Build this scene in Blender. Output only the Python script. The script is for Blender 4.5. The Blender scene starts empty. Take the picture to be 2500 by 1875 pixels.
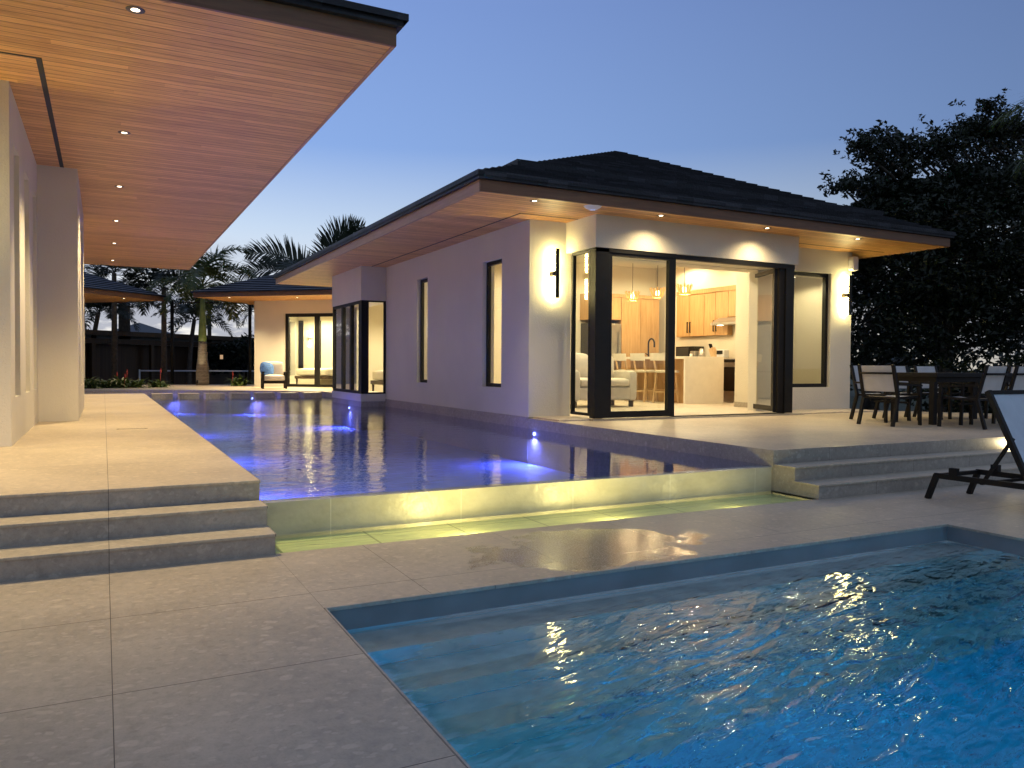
import bpy, bmesh, math, random
from mathutils import Matrix, Vector
sc = bpy.context.scene
col = sc.collection
PI = math.pi
rnd = random.Random(7)

# ------------------------------------------------------------------ helpers
def tag(o, label=None, cat=None, group=None, kind=None):
    if label: o['label'] = label
    if cat: o['category'] = cat
    if group: o['group'] = group
    if kind: o['kind'] = kind
    return o

def empty(name, loc=(0, 0, 0), rz=0.0):
    o = bpy.data.objects.new(name, None); col.objects.link(o)
    o.location = loc; o.rotation_euler = (0, 0, rz); o.empty_display_size = 0.1
    return o

class MB:
    def __init__(s): s.v = []; s.f = []; s.m = []; s.sm = []
    def quad(s, a, b, c, d, mi=0, smooth=False):
        n = len(s.v); s.v += [tuple(a), tuple(b), tuple(c), tuple(d)]; s.f.append((n, n+1, n+2, n+3)); s.m.append(mi); s.sm.append(smooth); return s
    def poly(s, pts, mi=0):
        n = len(s.v); s.v += [tuple(p) for p in pts]; s.f.append(tuple(range(n, n+len(pts)))); s.m.append(mi); s.sm.append(False); return s
    def box(s, x0, x1, y0, y1, z0, z1, mi=0, M=None):
        if x0 > x1: x0, x1 = x1, x0
        if y0 > y1: y0, y1 = y1, y0
        P = [(x, y, z) for z in (z0, z1) for y in (y0, y1) for x in (x0, x1)]
        if M is not None: P = [tuple(M @ Vector(p)) for p in P]
        n = len(s.v); s.v += P
        for q in ((0, 2, 3, 1), (4, 5, 7, 6), (0, 1, 5, 4), (2, 6, 7, 3), (0, 4, 6, 2), (1, 3, 7, 5)):
            s.f.append(tuple(n+i for i in q)); s.m.append(mi); s.sm.append(False)
        return s
    def bar(s, a, b, w, h=None, up=(0, 0, 1), mi=0):
        a = Vector(a); b = Vector(b); h = h or w
        d = (b-a).normalized(); up = Vector(up)
        if abs(d.dot(up)) > .98: up = Vector((1, 0, 0))
        x = d.cross(up).normalized()*(w/2); y = x.normalized().cross(d).normalized()*(h/2)
        P = [a-x-y, a+x-y, a+x+y, a-x+y, b-x-y, b+x-y, b+x+y, b-x+y]
        n = len(s.v); s.v += [tuple(p) for p in P]
        for q in ((0, 3, 2, 1), (4, 5, 6, 7), (0, 1, 5, 4), (1, 2, 6, 5), (2, 3, 7, 6), (3, 0, 4, 7)):
            s.f.append(tuple(n+i for i in q)); s.m.append(mi); s.sm.append(False)
        return s
    def tube(s, pts, rad, seg=8, cap=True, mi=0):
        pts = [Vector(p) for p in pts]
        if not isinstance(rad, (list, tuple)): rad = [rad]*len(pts)
        n0 = len(s.v); px = None
        for i, p in enumerate(pts):
            d = (pts[min(i+1, len(pts)-1)]-pts[max(i-1, 0)]).normalized()
            if px is None:
                px = d.cross(Vector((0, 0, 1)))
                if px.length < .05: px = d.cross(Vector((1, 0, 0)))
            px = (px-d*px.dot(d)).normalized(); py = d.cross(px)
            for k in range(seg):
                a = 2*PI*k/seg; s.v.append(tuple(p+px*math.cos(a)*rad[i]+py*math.sin(a)*rad[i]))
        for i in range(len(pts)-1):
            for k in range(seg):
                a = n0+i*seg+k; b = n0+i*seg+(k+1) % seg
                s.f.append((a, b, b+seg, a+seg)); s.m.append(mi); s.sm.append(True)
        if cap:
            s.f.append(tuple(n0+k for k in reversed(range(seg)))); s.m.append(mi); s.sm.append(False)
            s.f.append(tuple(n0+(len(pts)-1)*seg+k for k in range(seg))); s.m.append(mi); s.sm.append(False)
        return s
    def lathe(s, c, prof, seg=16, mi=0):
        n0 = len(s.v)
        for r, z in prof:
            for k in range(seg):
                a = 2*PI*k/seg; s.v.append((c[0]+r*math.cos(a), c[1]+r*math.sin(a), c[2]+z))
        for i in range(len(prof)-1):
            for k in range(seg):
                a = n0+i*seg+k; b = n0+i*seg+(k+1) % seg
                s.f.append((a, b, b+seg, a+seg)); s.m.append(mi); s.sm.append(True)
        return s
    def build(s, name, mats, parent=None, bevel=0, loc=None):
        me = bpy.data.meshes.new(name); me.from_pydata(s.v, [], s.f)
        if not isinstance(mats, (list, tuple)): mats = [mats]
        for m in mats: me.materials.append(m)
        me.polygons.foreach_set('material_index', s.m); me.polygons.foreach_set('use_smooth', s.sm)
        me.update()
        o = bpy.data.objects.new(name, me); col.objects.link(o)
        if parent: o.parent = parent
        if loc: o.location = loc
        if bevel:
            b = o.modifiers.new('bevel', 'BEVEL'); b.width = bevel; b.segments = 2; b.limit_method = 'ANGLE'; b.angle_limit = math.radians(40)
        return o

def copy_tree(o, parent=None):
    c = o.copy(); col.objects.link(c)
    if parent: c.parent = parent
    for ch in list(o.children): copy_tree(ch, c)
    return c

def softbox(x0, x1, y0, y1, z0, z1, r=.05, n=5, M=None, puff=0.0):
    """rounded cushion: superellipsoid-like box"""
    mb = MB(); cx, cy, cz = (x0+x1)/2, (y0+y1)/2, (z0+z1)/2; hx, hy, hz = (x1-x0)/2, (y1-y0)/2, (z1-z0)/2
    N = 8
    def face(ax, sg):
        idx = {}
        for i in range(N+1):
            for j in range(N+1):
                a = -1+2*i/N; b = -1+2*j/N
                p = [0, 0, 0]; p[ax] = sg; p[(ax+1) % 3] = a; p[(ax+2) % 3] = b
                hs = (hx, hy, hz)
                q = [max(-hs[k]+r, min(hs[k]-r, p[k]*hs[k])) for k in range(3)]
                d = Vector([p[k]*hs[k]-q[k] for k in range(3)])
                if d.length > 1e-9: d = d.normalized()*r
                P = Vector(q)+d
                bul = puff*(1-a*a)*(1-b*b); P[ax] += sg*bul
                P += Vector((cx, cy, cz))
                if M is not None: P = M @ P
                idx[i, j] = len(mb.v); mb.v.append(tuple(P))
        for i in range(N):
            for j in range(N):
                q = (idx[i, j], idx[i+1, j], idx[i+1, j+1], idx[i, j+1])
                mb.f.append(q if sg > 0 else q[::-1]); mb.m.append(0); mb.sm.append(True)
    for ax in range(3):
        for sg in (-1, 1): face(ax, sg)
    return mb

# ------------------------------------------------------------------ materials
class NT:
    def __init__(s, name):
        s.m = bpy.data.materials.new(name); s.m.use_nodes = True; s.t = s.m.node_tree; s.t.nodes.clear()
        s.out = s.n('ShaderNodeOutputMaterial')
    def n(s, t, **kw):
        x = s.t.nodes.new(t)
        for k, v in kw.items(): setattr(x, k, v)
        return x
    def l(s, a, b): s.t.links.new(a, b)
    def math(s, op, a, b=None, c=None):
        x = s.n('ShaderNodeMath', operation=op)
        for i, v in enumerate((a, b, c)):
            if v is None: continue
            if isinstance(v, (int, float)): x.inputs[i].default_value = v
            else: s.l(v, x.inputs[i])
        return x.outputs[0]
    def obj(s): return s.n('ShaderNodeNewGeometry').outputs['Position']
    def sep(s, v): x = s.n('ShaderNodeSeparateXYZ'); s.l(v, x.inputs[0]); return x.outputs
    def comb(s, a, b, c):
        x = s.n('ShaderNodeCombineXYZ')
        for i, v in enumerate((a, b, c)):
            if isinstance(v, (int, float)): x.inputs[i].default_value = v
            else: s.l(v, x.inputs[i])
        return x.outputs[0]
    def scale(s, v, sx, sy, sz):
        x = s.n('ShaderNodeVectorMath', operation='MULTIPLY'); s.l(v, x.inputs[0]); x.inputs[1].default_value = (sx, sy, sz); return x.outputs[0]
    def noise(s, v, sc=5, det=3, rough=.5, dist=0):
        x = s.n('ShaderNodeTexNoise'); s.l(v, x.inputs['Vector']); x.inputs['Scale'].default_value = sc; x.inputs['Detail'].default_value = det
        x.inputs['Roughness'].default_value = rough; x.inputs['Distortion'].default_value = dist; return x.outputs['Fac']
    def ramp(s, f, stops, interp='LINEAR'):
        x = s.n('ShaderNodeValToRGB'); s.l(f, x.inputs[0]); cr = x.color_ramp; cr.interpolation = interp
        while len(cr.elements) < len(stops): cr.elements.new(.5)
        for e, (p, c) in zip(cr.elements, stops):
            e.position = p; e.color = (*c, 1) if len(c) == 3 else c
        return x.outputs[0]
    def mix(s, f, a, b, bt='MIX'):
        x = s.n('ShaderNodeMix', data_type='RGBA', blend_type=bt)
        if isinstance(f, (int, float)): x.inputs[0].default_value = f
        else: s.l(f, x.inputs[0])
        for i, v in ((6, a), (7, b)):
            if isinstance(v, tuple): x.inputs[i].default_value = (*v[:3], 1)
            else: s.l(v, x.inputs[i])
        return x.outputs[2]
    def bump(s, h, dist=.01, strength=1.0, normal=None):
        x = s.n('ShaderNodeBump'); s.l(h, x.inputs['Height']); x.inputs['Distance'].default_value = dist; x.inputs['Strength'].default_value = strength
        if normal: s.l(normal, x.inputs['Normal'])
        return x.outputs[0]
    def bsdf(s, color=(.5, .5, .5), rough=.5, metal=0, spec=.5, normal=None, emis=None, emstr=0, coat=0, trans=0, ior=1.5, sub=0):
        p = s.n('ShaderNodeBsdfPrincipled')
        if isinstance(color, tuple): p.inputs['Base Color'].default_value = (*color, 1)
        else: s.l(color, p.inputs['Base Color'])
        if isinstance(rough, (int, float)): p.inputs['Roughness'].default_value = rough
        else: s.l(rough, p.inputs['Roughness'])
        p.inputs['Metallic'].default_value = metal; p.inputs['Specular IOR Level'].default_value = spec
        p.inputs['Transmission Weight'].default_value = trans; p.inputs['IOR'].default_value = ior
        p.inputs['Coat Weight'].default_value = coat
        if normal: s.l(normal, p.inputs['Normal'])
        if emis: p.inputs['Emission Color'].default_value = (*emis, 1); p.inputs['Emission Strength'].default_value = emstr
        s.l(p.outputs[0], s.out.inputs['Surface']); return p

def simple(name, color, rough=.5, metal=0, nvar=.12, nscale=6, bumpd=0, bscale=80, spec=.5, coat=0):
    t = NT(name); P = t.obj()
    n = t.noise(P, nscale, 3)
    d = tuple(c*(1-nvar) for c in color); b = tuple(min(1, c*(1+nvar)) for c in color)
    c = t.ramp(n, [(.3, d), (.7, b)])
    nm = t.bump(t.noise(P, bscale, 2), bumpd) if bumpd else None
    t.bsdf(c, rough, metal, spec, nm, coat=coat); return t.m

def emit(name, color, strength):
    t = NT(name); e = t.n('ShaderNodeEmission'); e.inputs[0].default_value = (*color, 1); e.inputs[1].default_value = strength
    t.l(e.outputs[0], t.out.inputs['Surface']); return t.m

def lines(t, coord, off, spacing, width):
    """1 inside a thin joint, 0 elsewhere"""
    a = t.math('SUBTRACT', coord, off); a = t.math('DIVIDE', a, spacing); a = t.math('FRACT', a)
    a = t.math('SUBTRACT', a, .5); a = t.math('ABSOLUTE', a)
    return t.math('GREATER_THAN', a, .5-width/spacing/2)

def stone(name, x0, sx, y0, sy, wet=False, base=(.44, .375, .285)):
    t = NT(name); P = t.obj(); X, Y, Z = t.sep(P)
    big = t.noise(P, .9, 4, .55)
    wp = t.n('ShaderNodeTexNoise'); wp.inputs['Scale'].default_value = 7; wp.inputs['Detail'].default_value = 3; t.l(P, wp.inputs['Vector'])
    wv = t.n('ShaderNodeVectorMath', operation='MULTIPLY_ADD'); t.l(wp.outputs['Color'], wv.inputs[0]); wv.inputs[1].default_value = (.09, .09, .09); t.l(P, wv.inputs[2])
    Q = wv.outputs[0]
    fl = t.noise(t.scale(P, 1.3, 1.0, 1.2), 13, 6, .72, .3)          # mottled limestone
    fine = t.noise(P, 70, 3, .65)
    def chips(sc_, thr, gate, seed):
        v = t.n('ShaderNodeTexVoronoi'); v.inputs['Scale'].default_value = sc_; v.inputs['Randomness'].default_value = 1
        t.l(t.scale(Q, .8, 1.15, 1.0), v.inputs['Vector'])
        wn = t.n('ShaderNodeTexWhiteNoise', noise_dimensions='3D'); t.l(v.outputs['Color'], wn.inputs['Vector'])
        return t.math('MULTIPLY', t.ramp(v.outputs['Distance'], [(thr*.75, (1,)*3), (thr, (0,)*3)]), t.math('GREATER_THAN', wn.outputs['Value'], gate))
    ca_, cb_, cd_ = chips(11, .34, .72, 0), chips(26, .38, .62, 1), chips(17, .30, .80, 2)
    c = t.ramp(fl, [(.32, tuple(v*.66 for v in base)), (.5, base), (.68, tuple(min(1, v*1.25) for v in base))])
    c = t.mix(.45, c, t.ramp(big, [(.35, tuple(v*.70 for v in base)), (.65, tuple(min(1, v*1.2) for v in base))]))
    c = t.mix(t.math('MULTIPLY', ca_, .42), c, tuple(min(1, v*1.45) for v in base))
    c = t.mix(t.math('MULTIPLY', cb_, .38), c, tuple(min(1, v*1.40) for v in base))
    c = t.mix(t.math('MULTIPLY', cd_, .35), c, tuple(v*.62 for v in base))
    c = t.mix(t.math('MULTIPLY', t.ramp(fine, [(.52, (0, 0, 0)), (.72, (1, 1, 1))]), .28), c, tuple(v*.55 for v in base))
    jt = t.math('MAXIMUM', lines(t, X, x0, sx, .0038), lines(t, Y, y0, sy, .0055))
    c = t.mix(jt, c, (.08, .065, .05))
    rg = t.ramp(fl, [(.3, (.42,)*3), (.7, (.6,)*3)])
    hgt = t.math('ADD', t.math('MULTIPLY', fine, .4), t.math('MULTIPLY', fl, .6))
    if wet:
        # damp patch left by splashing beside the trough
        dx = t.math('DIVIDE', t.math('SUBTRACT', X, 3.35), 1.05); dy = t.math('DIVIDE', t.math('SUBTRACT', Y, 5.15), .62)
        r2 = t.math('ADD', t.math('MULTIPLY', dx, dx), t.math('MULTIPLY', dy, dy))
        r2 = t.math('ADD', r2, t.math('MULTIPLY', t.math('SUBTRACT', t.noise(P, 2.3, 3), .5), 2.4))
        w = t.ramp(r2, [(.75, (1,)*3), (1.0, (0,)*3)])
        c = t.mix(t.math('MULTIPLY', w, .5), c, tuple(v*.45 for v in base))
        sp = t.ramp(t.noise(P, 85, 2, .7), [(.40, (0.05,)*3), (.62, (.34,)*3)])
        rg = t.mix(w, rg, sp)
    b = t.n('ShaderNodeBump'); t.l(hgt, b.inputs['Height']); b.inputs['Distance'].default_value = .0012
    t.bsdf(c, rg, normal=b.outputs[0], spec=.45)
    return t.m

def stucco(name, color=(.73, .69, .60)):
    t = NT(name); P = t.obj()
    n = t.noise(P, .7, 3); c = t.ramp(n, [(.3, tuple(v*.90 for v in color)), (.7, color)])
    h = t.math('ADD', t.noise(P, 60, 2, .6), t.math('MULTIPLY', t.noise(P, 22, 2), .5))
    t.bsdf(c, .85, spec=.25, normal=t.bump(h, .007)); return t.m

def planks(name, pw=.13, axis='Y', tone=1.0):
    """timber boards running along X (axis Y = the coordinate across the boards)"""
    t = NT(name); P = t.obj(); X, Y, Z = t.sep(P)
    a, l = (Y, X) if axis == 'Y' else (X, Y)
    q = t.math('DIVIDE', a, pw); cell = t.math('FLOOR', q); fr = t.math('FRACT', q)
    wn = t.n('ShaderNodeTexWhiteNoise', noise_dimensions='1D'); t.l(cell, wn.inputs['W'])
    # staggered board ends
    lo = t.math('ADD', t.math('DIVIDE', l, 5.5), t.math('MULTIPLY', wn.outputs['Value'], 7.3)); seg = t.math('FLOOR', lo)
    wn2 = t.n('ShaderNodeTexWhiteNoise', noise_dimensions='2D'); t.l(t.comb(cell, seg, 0), wn2.inputs['Vector'])
    v = t.comb(t.math('MULTIPLY', l, .9), t.math('MULTIPLY', a, 16), t.math('MULTIPLY', wn2.outputs['Value'], 60))
    g = t.noise(v, 2.2, 5, .6, .8)
    v2 = t.comb(t.math('MULTIPLY', l, 2.2), t.math('MULTIPLY', a, 7), t.math('MULTIPLY', wn2.outputs['Value'], 31))
    kn = t.noise(v2, 2.3, 2, .5)
    k = tone
    c = t.ramp(wn2.outputs['Value'], [(0, (.30*k, .145*k, .045*k)), (.5, (.43*k, .225*k, .075*k)), (1, (.58*k, .335*k, .12*k))])
    c = t.mix(.55, c, t.ramp(g, [(.3, (.22*k, .095*k, .03*k)), (.5, (.45*k, .235*k, .075*k)), (.7, (.66*k, .39*k, .15*k))]))
    c = t.mix(t.ramp(kn, [(.70, (0,)*3), (.78, (.75,)*3)]), c, (.11*k, .045*k, .02*k))
    e = t.math('SUBTRACT', t.math('ABSOLUTE', t.math('SUBTRACT', fr, .5)), .452)
    gr = t.math('MULTIPLY', t.math('MAXIMUM', e, 0), 30)
    c = t.mix(t.math('MINIMUM', gr, .95), c, (.05, .02, .01))
    h = t.math('SUBTRACT', t.math('MULTIPLY', g, .06), gr)
    t.bsdf(c, .45, spec=.4, normal=t.bump(h, .004)); return t.m

def wood(name, c0, c1, ax='Z', rough=.45):
    t = NT(name); P = t.obj()
    s = {'Z': (12, 12, .9), 'X': (.9, 12, 12), 'Y': (12, .9, 12)}[ax]
    g = t.noise(t.scale(P, *s), 1.6, 5, .6, .9)
    c = t.ramp(g, [(.3, c0), (.7, c1)])
    t.bsdf(c, rough, normal=t.bump(g, .001)); return t.m

def schlick(t, f0, k=1.0, normal=None):
    gm = t.n('ShaderNodeNewGeometry'); d = t.n('ShaderNodeVectorMath', operation='DOT_PRODUCT'); t.l(gm.outputs['Incoming'], d.inputs[0]); t.l(normal or gm.outputs['Normal'], d.inputs[1])
    c = t.math('SUBTRACT', 1.0, t.math('MINIMUM', t.math('ABSOLUTE', d.outputs['Value']), 1.0))
    return t.math('MINIMUM', t.math('MULTIPLY', t.math('ADD', f0, t.math('MULTIPLY', t.math('POWER', c, 5.0), 1-f0)), k), 1.0)

def glass(name, tint=(.93, .96, .94), refl=1.0):
    t = NT(name)
    tr = t.n('ShaderNodeBsdfTransparent'); tr.inputs[0].default_value = (*tint, 1)
    gl = t.n('ShaderNodeBsdfGlossy'); gl.inputs['Roughness'].default_value = .01
    mx = t.n('ShaderNodeMixShader'); t.l(schlick(t, .04, 1.7*refl), mx.inputs[0])
    t.l(tr.outputs[0], mx.inputs[1]); t.l(gl.outputs[0], mx.inputs[2]); t.l(mx.outputs[0], t.out.inputs['Surface'])
    return t.m

def water(name, absorb, dens, waves):
    t = NT(name); P = t.obj(); h = waves(t, P)
    g = t.n('ShaderNodeBsdfPrincipled'); g.inputs['Base Color'].default_value = (1, 1, 1, 1); g.inputs['Roughness'].default_value = .02
    g.inputs['Transmission Weight'].default_value = 1; g.inputs['IOR'].default_value = 1.33
    b = t.n('ShaderNodeBump'); b.inputs['Distance'].default_value = 1.0; t.l(h, b.inputs['Height']); t.l(b.outputs[0], g.inputs['Normal'])
    t.l(g.outputs[0], t.out.inputs['Surface'])
    v = t.n('ShaderNodeVolumeAbsorption'); v.inputs['Color'].default_value = (*absorb, 1); v.inputs['Density'].default_value = dens
    t.l(v.outputs[0], t.out.inputs['Volume']); return t.m

def leafmat(name, c0, c1, c2=None, tr=.25):
    t = NT(name); P = t.obj()
    n = t.noise(P, 2.2, 3, .6); n2 = t.noise(P, 30, 1)
    c = t.ramp(n, [(.3, c0), (.7, c1)])
    if c2: c = t.mix(t.ramp(n2, [(.45, (0,)*3), (.7, (1,)*3)]), c, c2)
    p = t.bsdf(c, .45, spec=.4)
    d = t.n('ShaderNodeBsdfTranslucent'); t.l(c, d.inputs[0])
    mx = t.n('ShaderNodeMixShader'); mx.inputs[0].default_value = tr
    t.l(p.outputs[0], mx.inputs[1]); t.l(d.outputs[0], mx.inputs[2]); t.l(mx.outputs[0], t.out.inputs['Surface']); return t.m

M = {}
M['patio'] = stone('patio_stone', .028, 1.09, 4.82, 1.12)
M['patio2'] = stone('patio_stone_strip', 1.78, 1.11, 4.84, 3.0, wet=True)
M['deck'] = stone('deck_stone', .028, 1.09, 8.2, 1.9, base=(.50, .42, .31))
M['deck2'] = stone('deck_stone_terrace', 6.75, 1.6, 7.9, 1.9, base=(.50, .42, .31))
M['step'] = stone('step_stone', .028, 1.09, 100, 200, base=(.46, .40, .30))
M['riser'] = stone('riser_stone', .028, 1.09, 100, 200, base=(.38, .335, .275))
M['stucco'] = stucco('white_stucco')
M['stucco2'] = stucco('cream_interior_paint', (.74, .68, .56))
M['soffit'] = planks('timber_soffit', .13, 'Y', 1.48)
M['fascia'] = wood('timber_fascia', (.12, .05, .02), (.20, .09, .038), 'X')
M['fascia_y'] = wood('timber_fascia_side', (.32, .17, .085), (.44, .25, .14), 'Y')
t = NT('dark_roof_tile'); P = t.obj(); X, Y, Z = t.sep(P)
zc = t.math('FLOOR', t.math('DIVIDE', Z, .069)); wn = t.n('ShaderNodeTexWhiteNoise', noise_dimensions='3D')
t.l(t.comb(t.math('FLOOR', t.math('DIVIDE', X, .36)), t.math('FLOOR', t.math('DIVIDE', Y, .36)), zc), wn.inputs['Vector'])
c = t.ramp(wn.outputs['Value'], [(0, (.006, .007, .010)), (.7, (.014, .015, .021)), (1, (.030, .031, .040))])
t.bsdf(c, .5, spec=.35, normal=t.bump(t.math('ADD', t.math('MULTIPLY', wn.outputs['Value'], .5), t.noise(P, 20, 2)), .006)); M['roof'] = t.m
M['black'] = simple('black_aluminium', (.006, .006, .0065), .5, nvar=.2, spec=.3)
M['black2'] = simple('black_outdoor_metal', (.012, .010, .009), .6, nvar=.2, spec=.25)
M['slot'] = simple('dark_slot_vent', (.02, .018, .016), .7)
M['glass'] = glass('window_glass')
M['glass2'] = glass('window_glass_tinted', (.86, .90, .84))
M['sling'] = simple('sling_fabric', (.62, .60, .57), .8, nvar=.06, bumpd=.002, bscale=300)
M['sling2'] = simple('lounger_fabric', (.58, .62, .66), .8, nvar=.06, bumpd=.002, bscale=300)
M['cushion'] = simple('cream_cushion', (.75, .70, .62), .9, nvar=.06, bumpd=.003, bscale=120)
M['blue'] = simple('blue_pillow_cloth', (.08, .20, .52), .9, nvar=.3, nscale=14, bumpd=.004, bscale=60)
M['navy'] = simple('royal_blue_towel', (.02, .07, .30), .9, nvar=.25, nscale=20)
M['oak'] = wood('oak_cabinet', (.36, .20, .075), (.52, .32, .14), 'Z')
M['oakx'] = wood('pale_oak_frame', (.50, .33, .17), (.62, .43, .24), 'Z')
M['quartz'] = simple('white_quartz', (.78, .74, .66), .3, nvar=.04)
M['steel'] = simple('brushed_steel', (.45, .44, .42), .3, metal=.9, nvar=.1)
M['blackgloss'] = simple('black_gloss', (.01, .01, .011), .12)
M['floor_in'] = stone('interior_floor', .3, 1.2, .2, 1.2, base=(.58, .50, .40))
M['bedding'] = simple('white_bedding', (.78, .74, .66), .9, nvar=.05, bumpd=.01, bscale=7)
M['darkwood'] = wood('dark_bed_wood', (.04, .022, .012), (.07, .04, .022), 'X')
M['trim'] = simple('downlight_trim', (.08, .06, .05), .4)
M['white_plastic'] = simple('white_plastic', (.75, .75, .78), .4, nvar=.03)
M['lamp'] = emit('lamp_warm', (1, .82, .56), 9)
M['sconce_led'] = emit('sconce_led', (1, .82, .34), 62)
M['bulb'] = emit('pendant_bulb', (1, .72, .32), 18)
M['rattan'] = NT('woven_pendant_shade')
t = M['rattan']; pr = t.bsdf((.62, .42, .20), .7); dd = t.n('ShaderNodeBsdfTranslucent'); dd.inputs[0].default_value = (.8, .55, .25, 1)
mx = t.n('ShaderNodeMixShader'); mx.inputs[0].default_value = .5; t.l(pr.outputs[0], mx.inputs[1]); t.l(dd.outputs[0], mx.inputs[2]); t.l(mx.outputs[0], t.out.inputs['Surface'])
M['rattan'] = t.m
M['poolplaster'] = simple('pool_plaster', (.18, .56, .68), .6, nvar=.15, nscale=4)
M['pooltile'] = simple('grey_waterline_tile', (.20, .21, .22), .45, nvar=.12, nscale=3)
M['upperplaster'] = simple('reflecting_pool_plaster', (.26, .36, .74), .6, nvar=.15, nscale=3)
t = NT('trough_tile'); P = t.obj(); X, Y, Z = t.sep(P)
c = t.ramp(t.noise(t.scale(P, 1, 1, 2), 2.2, 5, .6), [(.3, (.46, .43, .32)), (.7, (.64, .60, .47))])
c = t.mix(t.math('MULTIPLY', lines(t, X, 2.9, 1.2, .008), .7), c, (.75, .72, .6)); t.bsdf(c, .35, normal=t.bump(t.noise(P, 7, 3), .01)); M['trough'] = t.m
t = NT('trough_floor_tile'); P = t.obj(); X, Y, Z = t.sep(P)
jt = t.math('MAXIMUM', lines(t, X, 1.98, .78, .02), lines(t, Y, 6.43, 5.0, .015))
c = t.mix(t.math('MULTIPLY', jt, .7), t.ramp(t.noise(t.scale(P, 1, 5, 1), 2.5, 4, .6, .8), [(.3, (.60, .68, .36)), (.7, (.84, .86, .50))]), (.16, .19, .08)); t.bsdf(c, .5); M['troughfloor'] = t.m
M['poolstep'] = simple('pool_step_tile', (.50, .50, .44), .6, nvar=.22, nscale=7)
M['ground'] = simple('garden_soil_and_grass', (.035, .045, .022), .95, nvar=.5, nscale=2, bumpd=.05, bscale=8)
M['darktimber'] = planks('dark_stained_timber', .16, 'X', .16)
M['farroof'] = simple('far_house_roof', (.06, .07, .085), .7)
M['bark'] = simple('bark', (.10, .08, .06), .9, nvar=.3, nscale=8, bumpd=.02, bscale=14)
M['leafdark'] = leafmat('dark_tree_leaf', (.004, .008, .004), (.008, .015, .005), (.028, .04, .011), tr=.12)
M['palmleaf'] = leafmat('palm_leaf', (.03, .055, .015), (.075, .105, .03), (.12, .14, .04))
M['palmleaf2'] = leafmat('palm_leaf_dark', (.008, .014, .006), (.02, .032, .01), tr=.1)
M['fern'] = leafmat('fern_leaf', (.04, .085, .02), (.10, .16, .04), (.16, .20, .05))
M['flower'] = simple('red_flower', (.5, .05, .03), .6)
M['crownshaft'] = simple('green_crownshaft', (.16, .21, .06), .5, nvar=.25, nscale=3)
M['courtblue'] = simple('blue_court_surface', (.02, .06, .22), .8)
t = NT('palm_trunk'); P = t.obj(); X, Y, Z = t.sep(P)
rg = lines(t, t.math('ADD', Z, t.math('MULTIPLY', t.noise(P, 3, 2), .05)), 0, .16, .03)
c = t.mix(t.math('MULTIPLY', rg, .5), t.ramp(t.noise(t.scale(P, 3, 3, 14), 3, 4), [(.3, (.20, .155, .11)), (.7, (.38, .31, .23))]), (.42, .36, .28))
t.bsdf(c, .85, normal=t.bump(t.noise(t.scale(P, 2, 2, 12), 5, 3), .015)); M['palmtrunk'] = t.m

def waves_lower(t, P):
    # short wind ripples, crests running roughly along X and slightly diagonal
    r = t.n('ShaderNodeVectorRotate', rotation_type='Z_AXIS'); t.l(P, r.inputs['Vector']); r.inputs['Angle'].default_value = math.radians(-18)
    a = t.noise(t.scale(r.outputs[0], 3.4, 10.5, 1), 1.0, 1, .4, .8)
    b = t.noise(t.scale(r.outputs[0], 13, 34, 1), 1.0, 2, .5, .4)
    g = t.noise(P, .6, 2)
    X, Y, Z = t.sep(P)
    # calmer in the shallow corner by the left edge and the far step
    calm = t.ramp(t.math('ADD', t.math('MULTIPLY', t.math('SUBTRACT', X, 1.85), .55), t.math('MULTIPLY', t.math('SUBTRACT', 3.4, Y), .16)), [(.0, (.09,)*3), (.42, (1,)*3)])
    calm2 = t.ramp(t.math('MULTIPLY', t.math('SUBTRACT', 4.5, Y), .6), [(.12, (.08,)*3), (.75, (1,)*3)])
    calm = t.math('MULTIPLY', calm, calm2)
    h = t.math('ADD', t.math('MULTIPLY', a, .021), t.math('MULTIPLY', b, .0030))
    h = t.math('MULTIPLY', h, t.math('ADD', .55, t.math('MULTIPLY', g, .9)))
    return t.math('MULTIPLY', h, calm)
def waves_upper(t, P):
    X, Y, Z = t.sep(P)
    a = t.noise(t.scale(P, 5, 8, 1), 1.0, 3, .55, .4)
    b = t.noise(t.scale(P, 2, 3, 1), 1.0, 2, .5)
    # rougher toward the far left (the returns), near calm by the terrace wall
    m = t.math('SUBTRACT', 1.0, t.math('DIVIDE', t.math('SUBTRACT', X, 1.1), 5.6))
    m = t.ramp(t.math('ADD', t.math('MULTIPLY', m, .8), t.math('MULTIPLY', t.math('SUBTRACT', Y, 9), .035)), [(.2, (.10,)*3), (.9, (1,)*3)])
    h = t.math('ADD', t.math('MULTIPLY', a, .014), t.math('MULTIPLY', b, .012))
    return t.math('MULTIPLY', h, m)
def waves_trough(t, P):
    return t.math('MULTIPLY', t.noise(t.scale(P, 2, 6, 1), 1.5, 2, .5, .5), .01)
def water_thin(name, absorb, dens, waves, tint):
    t = NT(name); P = t.obj(); h = waves(t, P)
    b = t.n('ShaderNodeBump'); b.inputs['Distance'].default_value = 1.0; t.l(h, b.inputs['Height'])
    tr = t.n('ShaderNodeBsdfTransparent'); tr.inputs[0].default_value = (*tint, 1)
    gl = t.n('ShaderNodeBsdfGlossy'); gl.inputs['Roughness'].default_value = .03; t.l(b.outputs[0], gl.inputs['Normal'])
    mx = t.n('ShaderNodeMixShader'); t.l(schlick(t, .02, 1.0, b.outputs[0]), mx.inputs[0]); t.l(tr.outputs[0], mx.inputs[1]); t.l(gl.outputs[0], mx.inputs[2])
    t.l(mx.outputs[0], t.out.inputs['Surface']); return t.m
M['water_low'] = water('pool_water', (.10, .83, .95), .85, waves_lower)
M['water_up'] = water_thin('reflecting_pool_water', (.35, .55, .95), .8, waves_upper, (.70, .79, 1))
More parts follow.
